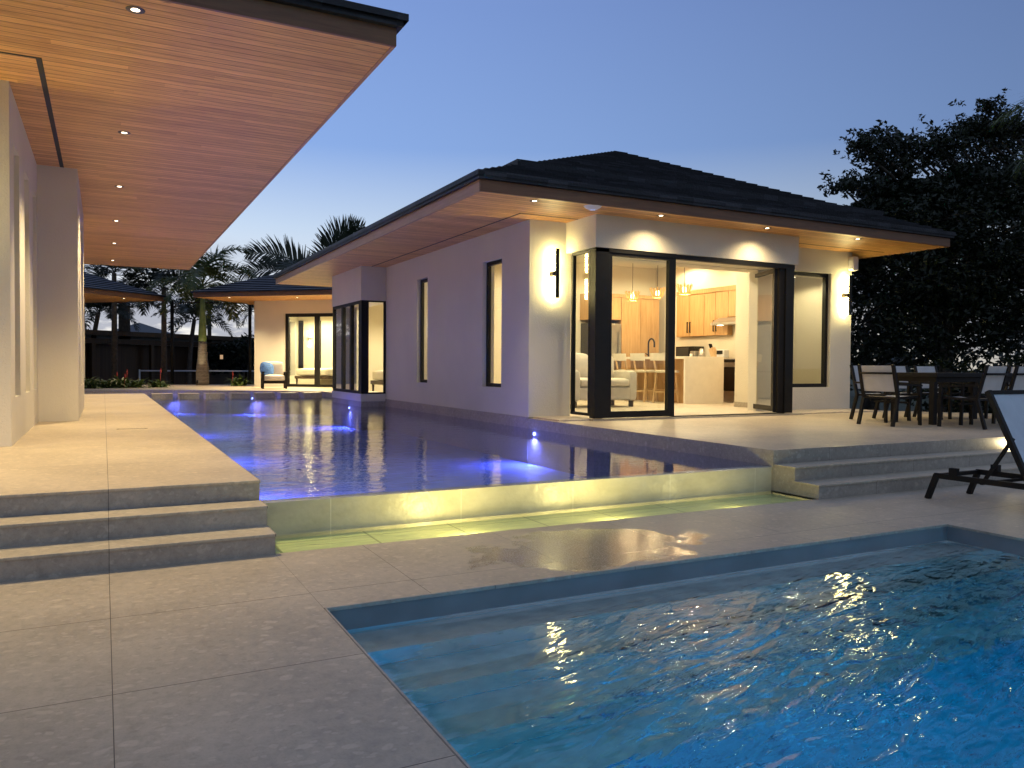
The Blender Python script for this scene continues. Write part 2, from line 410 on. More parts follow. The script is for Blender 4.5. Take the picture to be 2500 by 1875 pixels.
M['water_tr'] = water_thin('trough_water', (.75, .95, .60), .8, waves_trough, (.94, 1, .84))

# ------------------------------------------------------------------ lights
GAIN = {'downlight_beam': 3.2, 'room_beam': 1.6, 'sconce_glow': .10, 'blue_glow': 1.0, 'blue_beam': 19.0, 'pool_glow': 2.6, 'pendant_glow': 2, 'step_glow': 2}
def light(kind, name, loc, power, color=(1, .78, .5), parent=None, size=.05, cone=90, blend=.6, aim=None):
    L = bpy.data.lights.new(name, kind); L.energy = power; L.color = color
    L.energy *= GAIN.get(name, 1)
    if kind == 'SPOT': L.spot_size = math.radians(cone); L.spot_blend = blend; L.shadow_soft_size = size
    elif kind == 'POINT': L.shadow_soft_size = size
    o = bpy.data.objects.new(name, L); col.objects.link(o); o.location = loc
    if parent: o.parent = parent
    if aim: o.rotation_euler = Vector(aim).to_track_quat('-Z', 'Y').to_euler()
    return o
WARM = (1, .76, .40)

def downlight(x, y, z, label, group, power, cone=110, color=WARM, blend=.7):
    t = empty('recessed_downlight', (x, y, z)); tag(t, label, 'downlight', group)
    MB().lathe((0, 0, 0), [(.036, -.003), (.075, -.006), (.08, -.001)], 20).build('trim_ring', M['trim'], t)
    MB().lathe((0, 0, 0), [(.0001, -.0035), (.036, -.0035)], 16).build('lens', M['lamp'], t)
    light('SPOT', 'room_beam' if cone > 150 else 'downlight_beam', (0, 0, -.02), power, color, t, .04, cone, blend)
    return t

# ------------------------------------------------------------------ camera + world
cam = bpy.data.cameras.new('camera'); co = bpy.data.objects.new('camera', cam); col.objects.link(co); sc.camera = co
cam.sensor_width = 36; cam.lens = 27.76; cam.clip_start = .05; cam.clip_end = 3000
y_, p_, r_ = 0.477494, 0.0231934, 0.00712719
fw = Vector((math.sin(y_)*math.cos(p_), math.cos(y_)*math.cos(p_), -math.sin(p_))); r0 = Vector((math.cos(y_), -math.sin(y_), 0)); u0 = r0.cross(fw)
rr = r0*math.cos(r_)+u0*math.sin(r_); uu = -r0*math.sin(r_)+u0*math.cos(r_)
co.matrix_world = Matrix(((rr.x, uu.x, -fw.x, 0), (rr.y, uu.y, -fw.y, 0), (rr.z, uu.z, -fw.z, 1.4), (0, 0, 0, 1)))

w = bpy.data.worlds.new('World'); sc.world = w; w.use_nodes = True
class WT(NT):
    def __init__(s, w): s.t = w.node_tree; s.t.nodes.clear(); s.out = s.n('ShaderNodeOutputWorld')
t = WT(w)
d = t.n('ShaderNodeTexCoord').outputs['Generated']; X, Y, Z = t.sep(d)
el = t.math('MAXIMUM', Z, 0)
grad = t.ramp(el, [(0, (.86, .80, .70)), (.05, (.80, .80, .78)), (.165, (.50, .62, .79)), (.26, (.235, .38, .72)), (.41, (.19, .305, .635)), (.60, (.26, .35, .62)), (1, (.36, .42, .62))])
hl = t.math('SQRT', t.math('MAXIMUM', t.math('ADD', t.math('MULTIPLY', X, X), t.math('MULTIPLY', Y, Y)), 1e-5))
az0 = math.radians(-10)
ca = t.math('DIVIDE', t.math('ADD', t.math('MULTIPLY', X, math.sin(az0)), t.math('MULTIPLY', Y, math.cos(az0))), hl)
g = t.math('POWER', t.math('MULTIPLY', t.math('ADD', ca, 1), .5), 2.0)
g = t.math('ADD', t.math('MULTIPLY', g, .9), .2)
back = t.math('MULTIPLY', t.math('MAXIMUM', t.math('SUBTRACT', .35, ca), 0), .30)
# cloud bank low over the horizon
cv = t.comb(t.math('DIVIDE', X, hl), t.math('DIVIDE', Y, hl), t.math('MULTIPLY', Z, 3.2))
cn = t.noise(cv, 9, 6, .62, .15)
low = t.ramp(el, [(.0, (.25,)*3), (.035, (.8,)*3), (.095, (.9,)*3), (.15, (0,)*3)])
cm = t.math('MULTIPLY', t.ramp(cn, [(.46, (0,)*3), (.55, (1,)*3)]), low)
skyc = t.mix(cm, grad, (.30, .33, .42))
skyc = t.mix(1.0, skyc, t.comb(g, g, g), 'MULTIPLY')
skyc = t.mix(1.0, skyc, t.mix(1.0, t.comb(back, back, back), (.50, .64, .92), 'MULTIPLY'), 'ADD')
ns = t.n('ShaderNodeTexSky'); ns.sky_type = 'NISHITA'; ns.sun_disc = False; ns.sun_elevation = math.radians(-4); ns.sun_rotation = math.radians(-12)
nsm = t.mix(1.0, ns.outputs[0], (.08, .08, .08), 'MULTIPLY')
skyc = t.mix(1.0, skyc, nsm, 'ADD')
bg = t.n('ShaderNodeBackground'); t.l(skyc, bg.inputs[0]); bg.inputs[1].default_value = 1.0
t.l(bg.outputs[0], t.out.inputs['Surface'])

# ------------------------------------------------------------------ the setting: ground, patio, decks, steps, pools
D = .46
def struct(name, mb, mats, bevel=0):
    o = mb.build(name, mats, None, bevel); o['kind'] = 'structure'
    if 'water' in name:
        b = bmesh.new(); b.from_mesh(o.data); bmesh.ops.remove_doubles(b, verts=b.verts, dist=1e-5); (bmesh.ops.recalc_face_normals(b, faces=b.faces) if len(b.faces) > 1 else None); b.to_mesh(o.data); b.free()
    return o
g = MB()
# one big ground sheet with openings under the pools
def sheet(mb, xs, ys, z, holes, mi=0):
    for i in range(len(xs)-1):
        for j in range(len(ys)-1):
            cx, cy = (xs[i]+xs[i+1])/2, (ys[j]+ys[j+1])/2
            if any(a < cx < b and c < cy < e for a, b, c, e in holes): continue
            mb.quad((xs[i], ys[j], z), (xs[i+1], ys[j], z), (xs[i+1], ys[j+1], z), (xs[i], ys[j+1], z), mi)
sheet(g, [-900, -12, 12, 900], [-900, -8, 31, 1500], -.06, [(-12, 12, -8, 31)])
struct('ground', g, M['ground'])
PX0, PX1, PYN, PYS = 1.118, 6.75, 4.49, -3.0
g = MB()
g.quad((-12, -8, 0), (PX0, -8, 0), (PX0, 6.2, 0), (-12, 6.2, 0), 0)
g.quad((PX0, PYN, 0), (PX1, PYN, 0), (PX1, 5.95, 0), (PX0, 5.95, 0), 1)
g.quad((PX1, -8, 0), (24, -8, 0), (24, 6.2, 0), (PX1, 6.2, 0), 0)
g.quad((PX0, -8, 0), (PX1, -8, 0), (PX1, PYS, 0), (PX0, PYS, 0), 0)
struct('patio', g, [M['patio'], M['patio2']])

# steps (three risers each side of the trough)
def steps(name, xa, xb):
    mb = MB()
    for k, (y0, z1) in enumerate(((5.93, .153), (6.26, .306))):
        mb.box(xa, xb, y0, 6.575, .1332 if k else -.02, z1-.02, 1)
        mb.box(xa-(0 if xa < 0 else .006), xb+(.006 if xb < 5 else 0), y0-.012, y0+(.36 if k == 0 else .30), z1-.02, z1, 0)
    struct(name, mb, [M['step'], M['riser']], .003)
steps('steps', -12, PX0)
steps('steps', PX1, 24)

# upper decks
g = MB()
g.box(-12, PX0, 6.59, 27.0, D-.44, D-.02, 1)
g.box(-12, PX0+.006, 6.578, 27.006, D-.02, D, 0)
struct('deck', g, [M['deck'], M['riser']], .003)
g = MB()
pts = [(PX1, 6.578), (24, 6.578), (24, 7.2), (17.9, 8.7), (15.08, 12.2), (15.08, 26.0), (PX1, 26.0)]
g.poly([(x, y, D) for x, y in pts], 0)
for i in range(len(pts)):
    a, b = pts[i], pts[(i+1) % len(pts)]
    g.quad((b[0], b[1], D), (a[0], a[1], D), (a[0], a[1], -.3), (b[0], b[1], -.3), 1)
struct('deck', g, [M['deck2'], M['riser']])
g = MB()  # far deck beyond the pool, with a splayed edge
pts = [(-12, 31.6), (1.55, 30.35), (5.2, 28.4), (6.75, 27.4), (6.75, 26.0), (20, 26.0), (20, 36.8), (2.0, 37.6), (-12, 37.6)]
g.poly([(x, y, D) for x, y in pts], 0)
for i in range(len(pts)):
    a, b = pts[i], pts[(i+1) % len(pts)]
    g.quad((b[0], b[1], D), (a[0], a[1], D), (a[0], a[1], -.9), (b[0], b[1], -.9), 1)
struct('far_deck', g, [M['deck'], M['riser']])

# lower pool basin with submerged steps
g = MB()
ZW = -.145
zs = [-.223, -.449, -.655, -.865]; yst = [4.155, 3.785, 3.41, 3.03]
g.quad((PX0, PYS, -.02), (PX0, PYS, -1.5), (PX0, PYN, -1.5), (PX0, PYN, -.02), 0)
g.quad((PX1, PYN, -.16), (PX1, PYN, -1.5), (PX1, PYS, -1.5), (PX1, PYS, -.16), 0)
g.quad((PX1, PYN, -.02), (PX1, PYN, -.16), (PX1, PYS, -.16), (PX1, PYS, -.02), 3)
g.quad((PX0, PYN, -.16), (PX0, PYN, -1.5), (PX1, PYN, -1.5), (PX1, PYN, -.16), 0)
g.quad((PX0, PYN, -.02), (PX0, PYN, -.16), (PX1, PYN, -.16), (PX1, PYN, -.02), 3)
g.quad((PX1, PYS, -.02), (PX1, PYS, -1.5), (PX0, PYS, -1.5), (PX0, PYS, -.02), 0)
g.quad((PX0, PYS, -1.5), (PX1, PYS, -1.5), (PX1, PYN, -1.5), (PX0, PYN, -1.5), 0)
yb = PYN
for z, yf in zip(zs, yst):
    g.quad((PX0, yf, z), (PX1, yf, z), (PX1, yb, z), (PX0, yb, z), 1)
    zn = zs[zs.index(z)+1] if z != zs[-1] else -1.5
    g.quad((PX0, yf, zn), (PX1, yf, zn), (PX1, yf, z), (PX0, yf, z), 0)
    yb = yf
# coping edge and the dry band of wall above the water
g.box(PX0-.003, PX0+.012, PYS, PYN, -.02, .002, 2)
g.box(PX1-.012, PX1+.003, PYS, PYN, -.02, .002, 2)
g.box(PX0, PX1, PYN-.012, PYN+.003, -.02, .002, 2)
struct('pool_basin', g, [M['poolplaster'], M['poolstep'], M['riser'], M['pooltile']])
g = MB()
# the water body follows the pool steps so that it never passes through them
prof = [(PYS+.004, ZW), (PYN-.004, ZW), (PYN-.004, zs[0]+.004)]
for i, yf in enumerate(yst):
    prof.append((yf-.004, zs[i]+.004)); prof.append((yf-.004, (zs[i+1] if i+1 < len(zs) else -1.5)+.004))
prof.append((PYS+.004, -1.496))
a, b = PX0+.004, PX1-.004
n = len(prof)
g.v = [(a, y, z) for y, z in prof]+[(b, y, z) for y, z in prof]
for i in range(n):
    j = (i+1) % n; g.f.append((i, j, n+j, n+i)); g.m.append(0); g.sm.append(False)
g.f.append(tuple(range(n))[::-1]); g.m.append(0); g.sm.append(False)
g.f.append(tuple(range(n, 2*n))); g.m.append(0); g.sm.append(False)
wo = struct('pool_water', g, M['water_low'])

# raised reflecting pool
g = MB(); U0, U1, V0 = PX0, PX1, 6.76
fl = -.35
g.quad((U0+.002, V0, D-.03), (U0+.002, V0, fl), (U0+.002, 27, fl), (U0+.002, 27, D-.03), 1)                # west wall
g.quad((U0, 27.008, D-.03), (U0, 27.008, fl), (-12, 27.008, fl), (-12, 27.008, D-.03), 1)
g.quad((U1-.002, 27.4, D-.03), (U1-.002, 27.4, fl), (U1-.002, V0, fl), (U1-.002, V0, D-.03), 1)
g.quad((U0, V0, fl), (U1, V0, fl), (U1, 31.8, fl), (U0, 31.8, fl), 0)
g.quad((-12, 27, fl), (U0, 27, fl), (U0, 31.8, fl), (-12, 31.8, fl), 0)
struct('reflecting_pool_basin', g, [M['upperplaster'], M['riser']])
g = MB()
g.box(U0, U1, 6.60, 6.75, -.28, .268, 0)
struct('infinity_edge', g, [M['trough']])
g = MB()
for (x0, x1, y0, y1) in ((U0+.004, U1-.004, V0-.005, 27.2),):
    pass
pl = [(U0+.004, 6.755), (U1-.004, 6.755), (U1-.004, 27.38), (5.2, 28.38), (1.55, 30.32), (-11.9, 31.5), (-11.9, 27.01), (U0+.004, 27.01)]
n = len(pl)
g.poly([(x, y, .28) for x, y in pl])
struct('reflecting_pool_water', g, M['water_up'])
g = MB(); g.quad((U0+.004, 6.595, .2795), (U1-.004, 6.595, .2795), (U1-.004, 6.754, .2795), (U0+.004, 6.754, .2795))   # thin sheet of water over the lip
struct('spill_water', g, M['water_up'])

# trough below the infinity edge
g = MB(); z0 = -.036
g.quad((U0, 5.95, z0), (U1, 5.95, z0), (U1, 6.6, z0), (U0, 6.6, z0), 1)
g.quad((U0, 5.95, -.002), (U0, 5.95, z0), (U0, 6.6, z0), (U0, 6.6, -.002), 0)
g.quad((U1, 6.6, -.002), (U1, 6.6, z0), (U1, 5.95, z0), (U1, 5.95, -.002), 0)
g.quad((U1, 5.95, -.002), (U1, 5.95, z0), (U0, 5.95, z0), (U0, 5.95, -.002), 0)
g.box(U1, U1+.012, 5.95, 6.6, -.002, .002, 0)
struct('trough', g, [M['trough'], M['troughfloor']])
g = MB(); g.quad((U0+.004, 5.954, -.006), (U1-.004, 5.954, -.006), (U1-.004, 6.596, -.006), (U0+.004, 6.596, -.006)); struct('trough_water', g, M['water_tr'])
for i, (x, pw) in enumerate(((2.73, 42), (4.25, 38), (5.75, 14))):
    t = empty('trough_light', (x, 5.966, z0+.001))
    tag(t, ('warm submerged light in the spill trough, nearest the left steps', 'warm submerged light in the middle of the spill trough', 'warm submerged light in the spill trough, nearest the right steps')[i], 'pool light', 'lights in the spill trough')
    MB().lathe((0, 0, 0), [(.0001, .008), (.010, .008), (.013, 0)], 12).build('housing', M['steel'], t)
    light('POINT', 'trough_glow', (0, 0, .023), pw, (1, .79, .33), t, .006)

# stepping pads in the far end of the reflecting pool
pad_words = ('first', 'second', 'third', 'fourth', 'fifth', 'sixth', 'seventh')
pad0 = None
for i in range(7):
    x = 1.62+i*.765; y = 26.9-.03*i
    if pad0 is None:
        pad0 = MB().box(-.29, .29, -.30, .30, -.19, -.02, 0).box(-.30, .30, -.31, .31, -.02, 0, 1).build('stepping_pad', [M['step'], M['deck']], None, .004); o = pad0
    else: o = pad0.copy(); col.objects.link(o)
    o.location = (x, y, .455)
    tag(o, 'square stone stepping pad standing in the blue pool, %s counting from the villa walkway' % pad_words[i], 'stepping pad', 'stepping pads across the far pool')

# blue underwater lamps of the reflecting pool
BL = (.14, .17, 1.0)
def bluelamp(x, y, nx, ny, lab, p=9):
    t = empty('pool_lamp', (x, y, .20)); tag(t, lab, 'pool lamp', 'blue lamps of the reflecting pool')
    MB().tube([(0, 0, 0), (nx*.02, ny*.02, 0)], .03, 12).build('lamp_face', emit_blue, t)
    light('SPOT', 'blue_beam', (nx*.05, ny*.05, -.03), p, BL, t, .01, 156, 1.0, aim=(nx, ny, -2.2))
    light('POINT', 'blue_glow', (nx*.05, ny*.05, -.02), 1.1, BL, t, .006)
emit_blue = emit('blue_led', (.25, .3, 1.0), 25)
bluelamp(PX1-.005, 12.15, -1, 0, 'blue lamp at the waterline below the front corner of the lit pavilion', 14)
bluelamp(6.055, 21.5, -1, 0, 'blue lamp at the waterline under the box window', 14)
bluelamp(PX0+.012, 10.1, 1, 0, 'blue lamp in the walkway wall, nearest the infinity edge', 24)
bluelamp(PX0+.012, 14.6, 1, 0, 'blue lamp in the walkway wall, midway along the villa', 24)
bluelamp(PX0+.012, 20.2, 1, 0, 'blue lamp in the walkway wall, under the far half of the villa eave', 24)
bluelamp(-.2, 31.0, 0, -1, 'blue lamp in the far channel behind the walkway', 16)
bluelamp(2.0, 29.95, .4, -1, 'blue lamp behind the first stepping pads', 14)
bluelamp(4.6, 28.6, .3, -1, 'blue lamp behind the later stepping pads', 14)

# lower pool lamps (white, beneath the surface)
def poollamp(x, y, z, n, lab, p):
    t = empty('pool_lamp', (x, y, z)); tag(t, lab, 'pool lamp', 'white lamps of the lower pool')
    MB().tube([(0, 0, 0), tuple(Vector(n)*.03)], .09, 14).build('lamp_face', M['lampw'], t)
    light('POINT', 'pool_glow', tuple(Vector(n)*.2), p, (.78, .97, 1), t, .06)
M['lampw'] = emit('pool_lamp_white', (.8, .93, 1), 12)
poollamp(PX0+.01, -1.2, -.75, (1, 0, 0), 'white underwater lamp in the left wall of the lower pool', 70)
poollamp(PX1-.01, -.7, -.75, (-1, 0, 0), 'white underwater lamp in the right wall of the lower pool', 75)
poollamp(3.6, PYS+.01, -.75, (0, 1, 0), 'white underwater lamp in the near end wall of the lower pool', 60)

# ------------------------------------------------------------------ roofs
def hip(name, corners, A, B, z0, n, th, mats, parent, gap=0):
    """tiled hip roof: corners = 4 eave points (ccw), A ridge point of side 0-1, B of side 2-3; (x,y,z)"""
    mb = MB(); ap = [A, A, B, B]
    def ring(t, dz): return [tuple(corners[i][k]*(1-t)+ap[i][k]*t for k in range(2))+(z0*(1-t)+ap[i][2]*t+dz,) for i in range(4)]
    for k in range(n):
        T = th*(2.4 if gap and k == gap else 1)
        lo, lb, hi = ring(k/n, T), ring((k+(.10 if k else 0))/n, -.02), ring((k+1.15)/n, 0.002)
        for i in range(4):
            j = (i+1) % 4
            mb.quad(lo[i], lo[j], hi[j], hi[i]); mb.quad(lb[i], lb[j], lo[j], lo[i])
    return mb.build(name, mats, parent)

# ------------------------------------------------------------------ PAVILION
pav = empty('pavilion', (0, 0, 0))
tag(pav, 'white stucco pool pavilion with lit interior, black framed glass and dark tiled hip roof', 'house')
S = 4.01; WX, WY = 6.75, 12.40; EX, EY = 15.06, 26.0
g = MB()
# west wall with two slot openings and the box-window opening
def wall_y(mb, x0, x1, ya, yb, z0, z1, holes, mi=0):
    """wall slab x0..x1 running along y with rectangular holes (y0,y1,z0,z1)"""
    ys = sorted({ya, yb, *[h[0] for h in holes], *[h[1] for h in holes]})
    for a, b in zip(ys[:-1], ys[1:]):
        c = (a+b)/2; hs = [h for h in holes if h[0] < c < h[1]]
        if not hs: mb.box(x0, x1, a, b, z0, z1, mi)
        else:
            h = hs[0]
            if h[2] > z0: mb.box(x0, x1, a, b, z0, h[2], mi)
            if h[3] < z1: mb.box(x0, x1, a, b, h[3], z1, mi)
def wall_x(mb, y0, y1, xa, xb, z0, z1, holes, mi=0):
    xs = sorted({xa, xb, *[h[0] for h in holes], *[h[1] for h in holes]})
    for a, b in zip(xs[:-1], xs[1:]):
        c = (a+b)/2; hs = [h for h in holes if h[0] < c < h[1]]
        if not hs: mb.box(a, b, y0, y1, z0, z1, mi)
        else:
            h = hs[0]
            if h[2] > z0: mb.box(a, b, y0, y1, z0, h[2], mi)
            if h[3] < z1: mb.box(a, b, y0, y1, h[3], z1, mi)
WZ0, WZ1 = .98, 3.46
wall_y(g, WX, WX+.26, WY, EY, D-.04, S, [(13.50, 14.36, WZ0, WZ1), (17.38, 18.08, WZ0, WZ1), (20.6, 23.2, .62, 3.11)])
wall_x(g, WY, WY+.26, WX+.26, EX, D-.04, S, [(7.62, 12.22, .46, 3.44), (12.62, 14.40, .97, 3.50)])
wall_y(g, EX-.26, EX, WY+.26, EY, D-.04, S, [])
wall_x(g, EY-.26, EY, WX+.26, EX-.26, D-.04, S, [])
g.build('wall', M['stucco'], pav)
g = MB(); g.box(WX-.012, WX+.1, WY-.0, EY, -.3, D+.02, 0)
g.build('plinth', M['riser'], pav, .003)
# box header over the door bay and its side
g = MB(); g.box(7.51, 12.33, 11.42, WY, 3.45, S, 0)
g.build('header', M['stucco'], pav)
# box window on the pool side
g = MB()
g.box(6.06, WX, 20.43, 23.42, 3.11, S, 0)
g.build('box_window_header', M['stucco'], pav)
g = MB(); g.box(6.06, WX, 20.43, 23.42, .42, .62, 0); g.box(6.075, WX, 20.445, 23.405, -.4, .42, 1)
g.build('box_window_base', [M['stucco'], M['riser']], pav)
# interior lining: floor, ceiling, partitions
g = MB(); g.box(WX+.1, EX-.1, 11.50, EY-.1, .40, .485)
g.build('interior_floor', M['floor_in'], pav)
g = MB()
g.box(WX+.262, EX-.262, WY+.262, WY+.6, 3.47, 3.50)                       # lowered strip behind the doors
g.box(WX+.27, EX-.27, WY+.6, 19.2, 4.34, 4.40)
g.box(WX+.27, EX-.27, WY+.56, WY+.6, 3.5, 4.34)
g.box(WX+.27, EX-.27, 19.35, EY-.27, 3.55, 3.6)
g.build('ceiling', M['stucco2'], pav)
g = MB()
g.box(WX+.262, EX-.262, 19.2, 19.35, .485, 4.34)
g.box(EX-.275, EX-.262, WY+.27, 19.2, .485, 4.34)
g.box(WX+.262, WX+.275, WY+.27, 13.48, .485, 4.34)
g.box(WX+.262, WX+.275, 14.38, 17.36, .485, 4.34)
g.box(WX+.262, WX+.275, 18.10, 19.2, .485, 4.34)
g.box(WX+.262, WX+.275, 19.35, 20.58, .485, 3.55)
g.box(WX+.262, WX+.275, 23.22, EY-.27, .485, 3.55)
g.box(EX-.275, EX-.262, 19.35, EY-.27, .485, 3.55)
g.box(WX+.275, EX-.275, EY-.275, EY-.262, .485, 3.55)
g.box(13.03, 13.30, 13.42, 13.92, .485, 4.34)                          # free-standing pier
g.box(13.30, EX-.275, 13.80, 13.92, .485, 4.34)                        # wall behind the right window
g.build('interior_wall', M['stucco2'], pav)
g = MB(); g.box(13.02, 13.31, 13.41, 13.93, .485, .60)
g.build('skirting', M['riser'], pav, .003)

# soffit, slot vent, fascia, roof
OX0, OX1, OY0, OY1 = 5.00, 16.06, 10.74, 26.5
g = MB()
for q in ((OX0+.02, OX1-.02, OY0+.02, WY), (OX0+.02, OX1-.02, EY, OY1-.02), (OX0+.02, WX, WY, EY), (EX, OX1-.02, WY, EY)): g.box(*q, S, S+.03)
g.build('soffit', M['soffit'], pav)
g = MB()
g.box(6.33, 6.365, 11.98, 20.42, S-.004, S-.001)
g.box(6.365, 7.505, 11.98, 12.015, S-.004, S-.001)
g.build('slot_vent', M['slot'], pav)
MB().box(12.335, 15.6, 11.98, 12.015, S-.004, S-.001).build('slot_vent', M['slot'], pav)
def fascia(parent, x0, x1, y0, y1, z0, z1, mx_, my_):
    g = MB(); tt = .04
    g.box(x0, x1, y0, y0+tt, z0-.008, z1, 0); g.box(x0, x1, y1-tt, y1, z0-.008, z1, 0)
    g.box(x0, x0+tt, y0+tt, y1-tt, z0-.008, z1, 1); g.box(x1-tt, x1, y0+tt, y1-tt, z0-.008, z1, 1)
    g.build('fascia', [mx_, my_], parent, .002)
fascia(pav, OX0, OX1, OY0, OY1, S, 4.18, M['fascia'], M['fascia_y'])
g = MB()
for (a, b, c, e) in ((OX0-.05, OX1+.05, OY0-.06, OY0+.02), (OX0-.05, OX0+.02, OY0+.02, OY1), (OX1-.02, OX1+.06, OY0+.02, OY1), (OX0-.05, OX1+.05, OY1, OY1+.05)):
    g.box(a, b, c, e, 4.182, 4.245)
g.build('drip_edge', M['roof'], pav)
hip('roof', [(OX0-.07, OY0-.08), (OX1+.07, OY0-.08), (OX1+.07, OY1+.08), (OX0-.07, OY1+.08)], (10.53, 15.15, 6.32), (10.53, 22.1, 6.32), 4.25, 30, .056, M['roof'], pav, gap=6)

# windows --------------------------------------------------------------
def window_y(parent, x, y0, y1, z0, z1, fr=.05, dep=.07, gl='glass', name='window'):
    """fixed window lying in a plane of constant x"""
    g = MB()
    g.box(x, x+dep, y0, y0+fr, z0, z1); g.box(x, x+dep, y1-fr, y1, z0, z1)
    g.box(x, x+dep, y0+fr, y1-fr, z0, z0+fr); g.box(x, x+dep, y0+fr, y1-fr, z1-fr, z1)
    o = g.build(name, M['black'], parent)
    MB().quad((x+dep/2, y0+fr, z0+fr), (x+dep/2, y1-fr, z0+fr), (x+dep/2, y1-fr, z1-fr), (x+dep/2, y0+fr, z1-fr)).build('pane', M[gl], o)
    return o
def window_x(parent, y, x0, x1, z0, z1, fr=.05, dep=.07, gl='glass', name='window', frl=None, frr=None):
    g = MB(); a = frl or fr; b = frr or fr
    g.box(x0, x0+a, y, y+dep, z0, z1); g.box(x1-b, x1, y, y+dep, z0, z1)
    g.box(x0+a, x1-b, y, y+dep, z0, z0+fr); g.box(x0+a, x1-b, y, y+dep, z1-fr, z1)
    o = g.build(name, M['black'], parent)
    MB().quad((x0+a, y+dep/2, z0+fr), (x1-b, y+dep/2, z0+fr), (x1-b, y+dep/2, z1-fr), (x0+a, y+dep/2, z1-fr)).build('pane', M[gl], o)
    return o
window_y(pav, WX+.09, 13.50, 14.36, WZ0, WZ1, .07)
window_y(pav, WX+.09, 17.38, 18.08, WZ0, WZ1, .07)
window_x(pav, WY+.08, 12.62, 14.40, .97, 3.50, .08, .09, 'glass2')
# box window panes
for a, b in ((20.64, 21.50), (21.50, 22.36), (22.36, 23.40)):
    window_y(pav, 6.075, a, b, .62, 3.11, .075, .09)
window_x(pav, 20.445, 6.075, WX-.002, .62, 3.11, .04, .07, frl=.20, frr=.05)
g = MB(); g.box(6.075, 6.165, 20.515, 20.64, .62, 3.11)
g.build('corner_post', M['black'], pav)
# door bay: side light, corner post, fixed panel, track, right post
window_y(pav, 7.53, 11.62, 12.24, .53, 3.44, .05, .07)
g = MB(); g.box(7.52, 7.80, 11.43, 11.60, .50, 3.44)
g.build('corner_post', M['black'], pav, .004)
o = window_x(pav, 11.45, 7.80, 9.27, .50, 3.44, .11, .09, 'glass2', 'sliding_door_panel', .075, .15)
g = MB(); g.box(9.27, 12.24, 11.43, 11.53, 3.36, 3.44); g.box(7.52, 9.27, 11.43, 11.449, 3.38, 3.45)
g.build('door_head', M['black'], pav)
g = MB(); g.box(12.02, 12.24, 11.44, 11.62, .50, 3.44)
g.build('door_post', M['black'], pav, .004)
g = MB(); g.box(11.86, 12.015, 11.47, 11.60, .51, 3.36)
g.build('folded_door_stile', M['black2'], pav, .004)
g = MB(); g.box(9.27, 12.02, 11.44, 11.60, .486, .50)
g.build('door_track', M['black'], pav)
g = MB(); g.box(7.46, 12.40, 11.36, 11.50, D, .484); g.box(7.46, 7.52, 11.5, 12.40, D, .484); g.box(7.42, 12.44, 11.32, 11.36, D-.01, .47)
g.build('door_sill', M['riser'], pav, .002)
# open folded leaf, swung inward
a = Vector((11.86, 11.52, 0)); b = Vector((12.34, 12.62, 0)); L = (b-a).length; ang = math.atan2(b.y-a.y, b.x-a.x)
R = Matrix.Translation((a.x, a.y, 0)) @ Matrix.Rotation(ang, 4, 'Z')
g = MB(); f_ = .10
g.box(0, f_, 0, .06, .53, 3.37, 0, R); g.box(L-f_, L, 0, .06, .53, 3.37, 0, R)
g.box(f_, L-f_, 0, .06, .53, .63, 0, R); g.box(f_, L-f_, 0, .06, 3.29, 3.37, 0, R)
leaf = g.build('open_door_leaf', M['black'], pav)
MB().quad(*[tuple(R @ Vector(p)) for p in ((f_, .03, .63), (L-f_, .03, .63), (L-f_, .03, 3.29), (f_, .03, 3.29))]).build('pane', M['glass2'], leaf)
g = MB(); g.bar(R @ Vector((.05, -.03, 1.50)), R @ Vector((.05, -.03, 1.72)), .02)
g.build('handle', M['steel'], leaf)

# sconces
def sconce(x, y, z, lab, p=32):
    t = empty('wall_sconce', (x, y, z)); tag(t, lab, 'wall lamp', 'linear sconces on the walls')
    MB().box(-.034, .034, -.20, -.16, -.44, .44).build('cover_bar', M['black'], t, .004)
    MB().tube([(0, 0, 0), (0, -.155, 0)], .055, 16).build('wall_mount', M['trim'], t)
    g = MB(); g.tube([(0, -.100, .06), (0, -.100, .43)], .046, 12); g.tube([(0, -.100, -.43), (0, -.100, -.06)], .046, 12)
    g.build('light_strip', M['sconce_led'], t)
    for dz in (-.30, -.12, .12, .30):
        light('POINT', 'sconce_glow', (0, -.05, dz), p/4, (1, .78, .22), t, .008)
    return t
sconce(7.22, WY, 3.06, 'lit black linear sconce on the pavilion wall left of the glass doors')
sconce(14.80, WY, 3.03, 'lit black linear sconce on the pavilion wall by the terrace dining table')
sconce(-1.75, 10.36, 3.2, 'lit black linear sconce on the front wall of the left villa')

# soffit items of the pavilion
for i, (x, y, lab) in enumerate(((8.56, 10.99, 'recessed downlight in the pavilion soffit above the fixed glass panel'),
                                 (11.05, 11.0, 'recessed downlight in the pavilion soffit above the open doorway'),
                                 (13.54, 11.02, 'recessed downlight in the pavilion soffit above the right hand window'))):
    downlight(x, y, S, lab, 'downlights in the pavilion soffit', 44, 144, blend=1.0)
downlight(6.07, 11.0, S, 'recessed downlight at the pool corner of the pavilion soffit', 'downlights in the pavilion soffit', 60, 95)
ap = empty('wifi_access_point', (7.10, 10.9, S)); tag(ap, 'round white wireless access point with a blue glow under the pavilion soffit', 'access point')
MB().lathe((0, 0, 0), [(.0001, -.06), (.06, -.058), (.12, -.03), (.15, -.002)], 24).build('dome', M['white_plastic'], ap)
MB().lathe((0, 0, 0), [(.03, -.0625), (.036, -.0625)], 20).build('status_ring', emit('blue_status', (.3, .45, 1), 3), ap)
sp = empty('outdoor_speaker', (14.96, WY, 3.78)); tag(sp, 'small white loudspeaker at the top right corner of the pavilion front', 'speaker')
softbox(-.09, .09, -.20, -.03, -.20, .12, .04).build('cabinet', M['white_plastic'], sp)
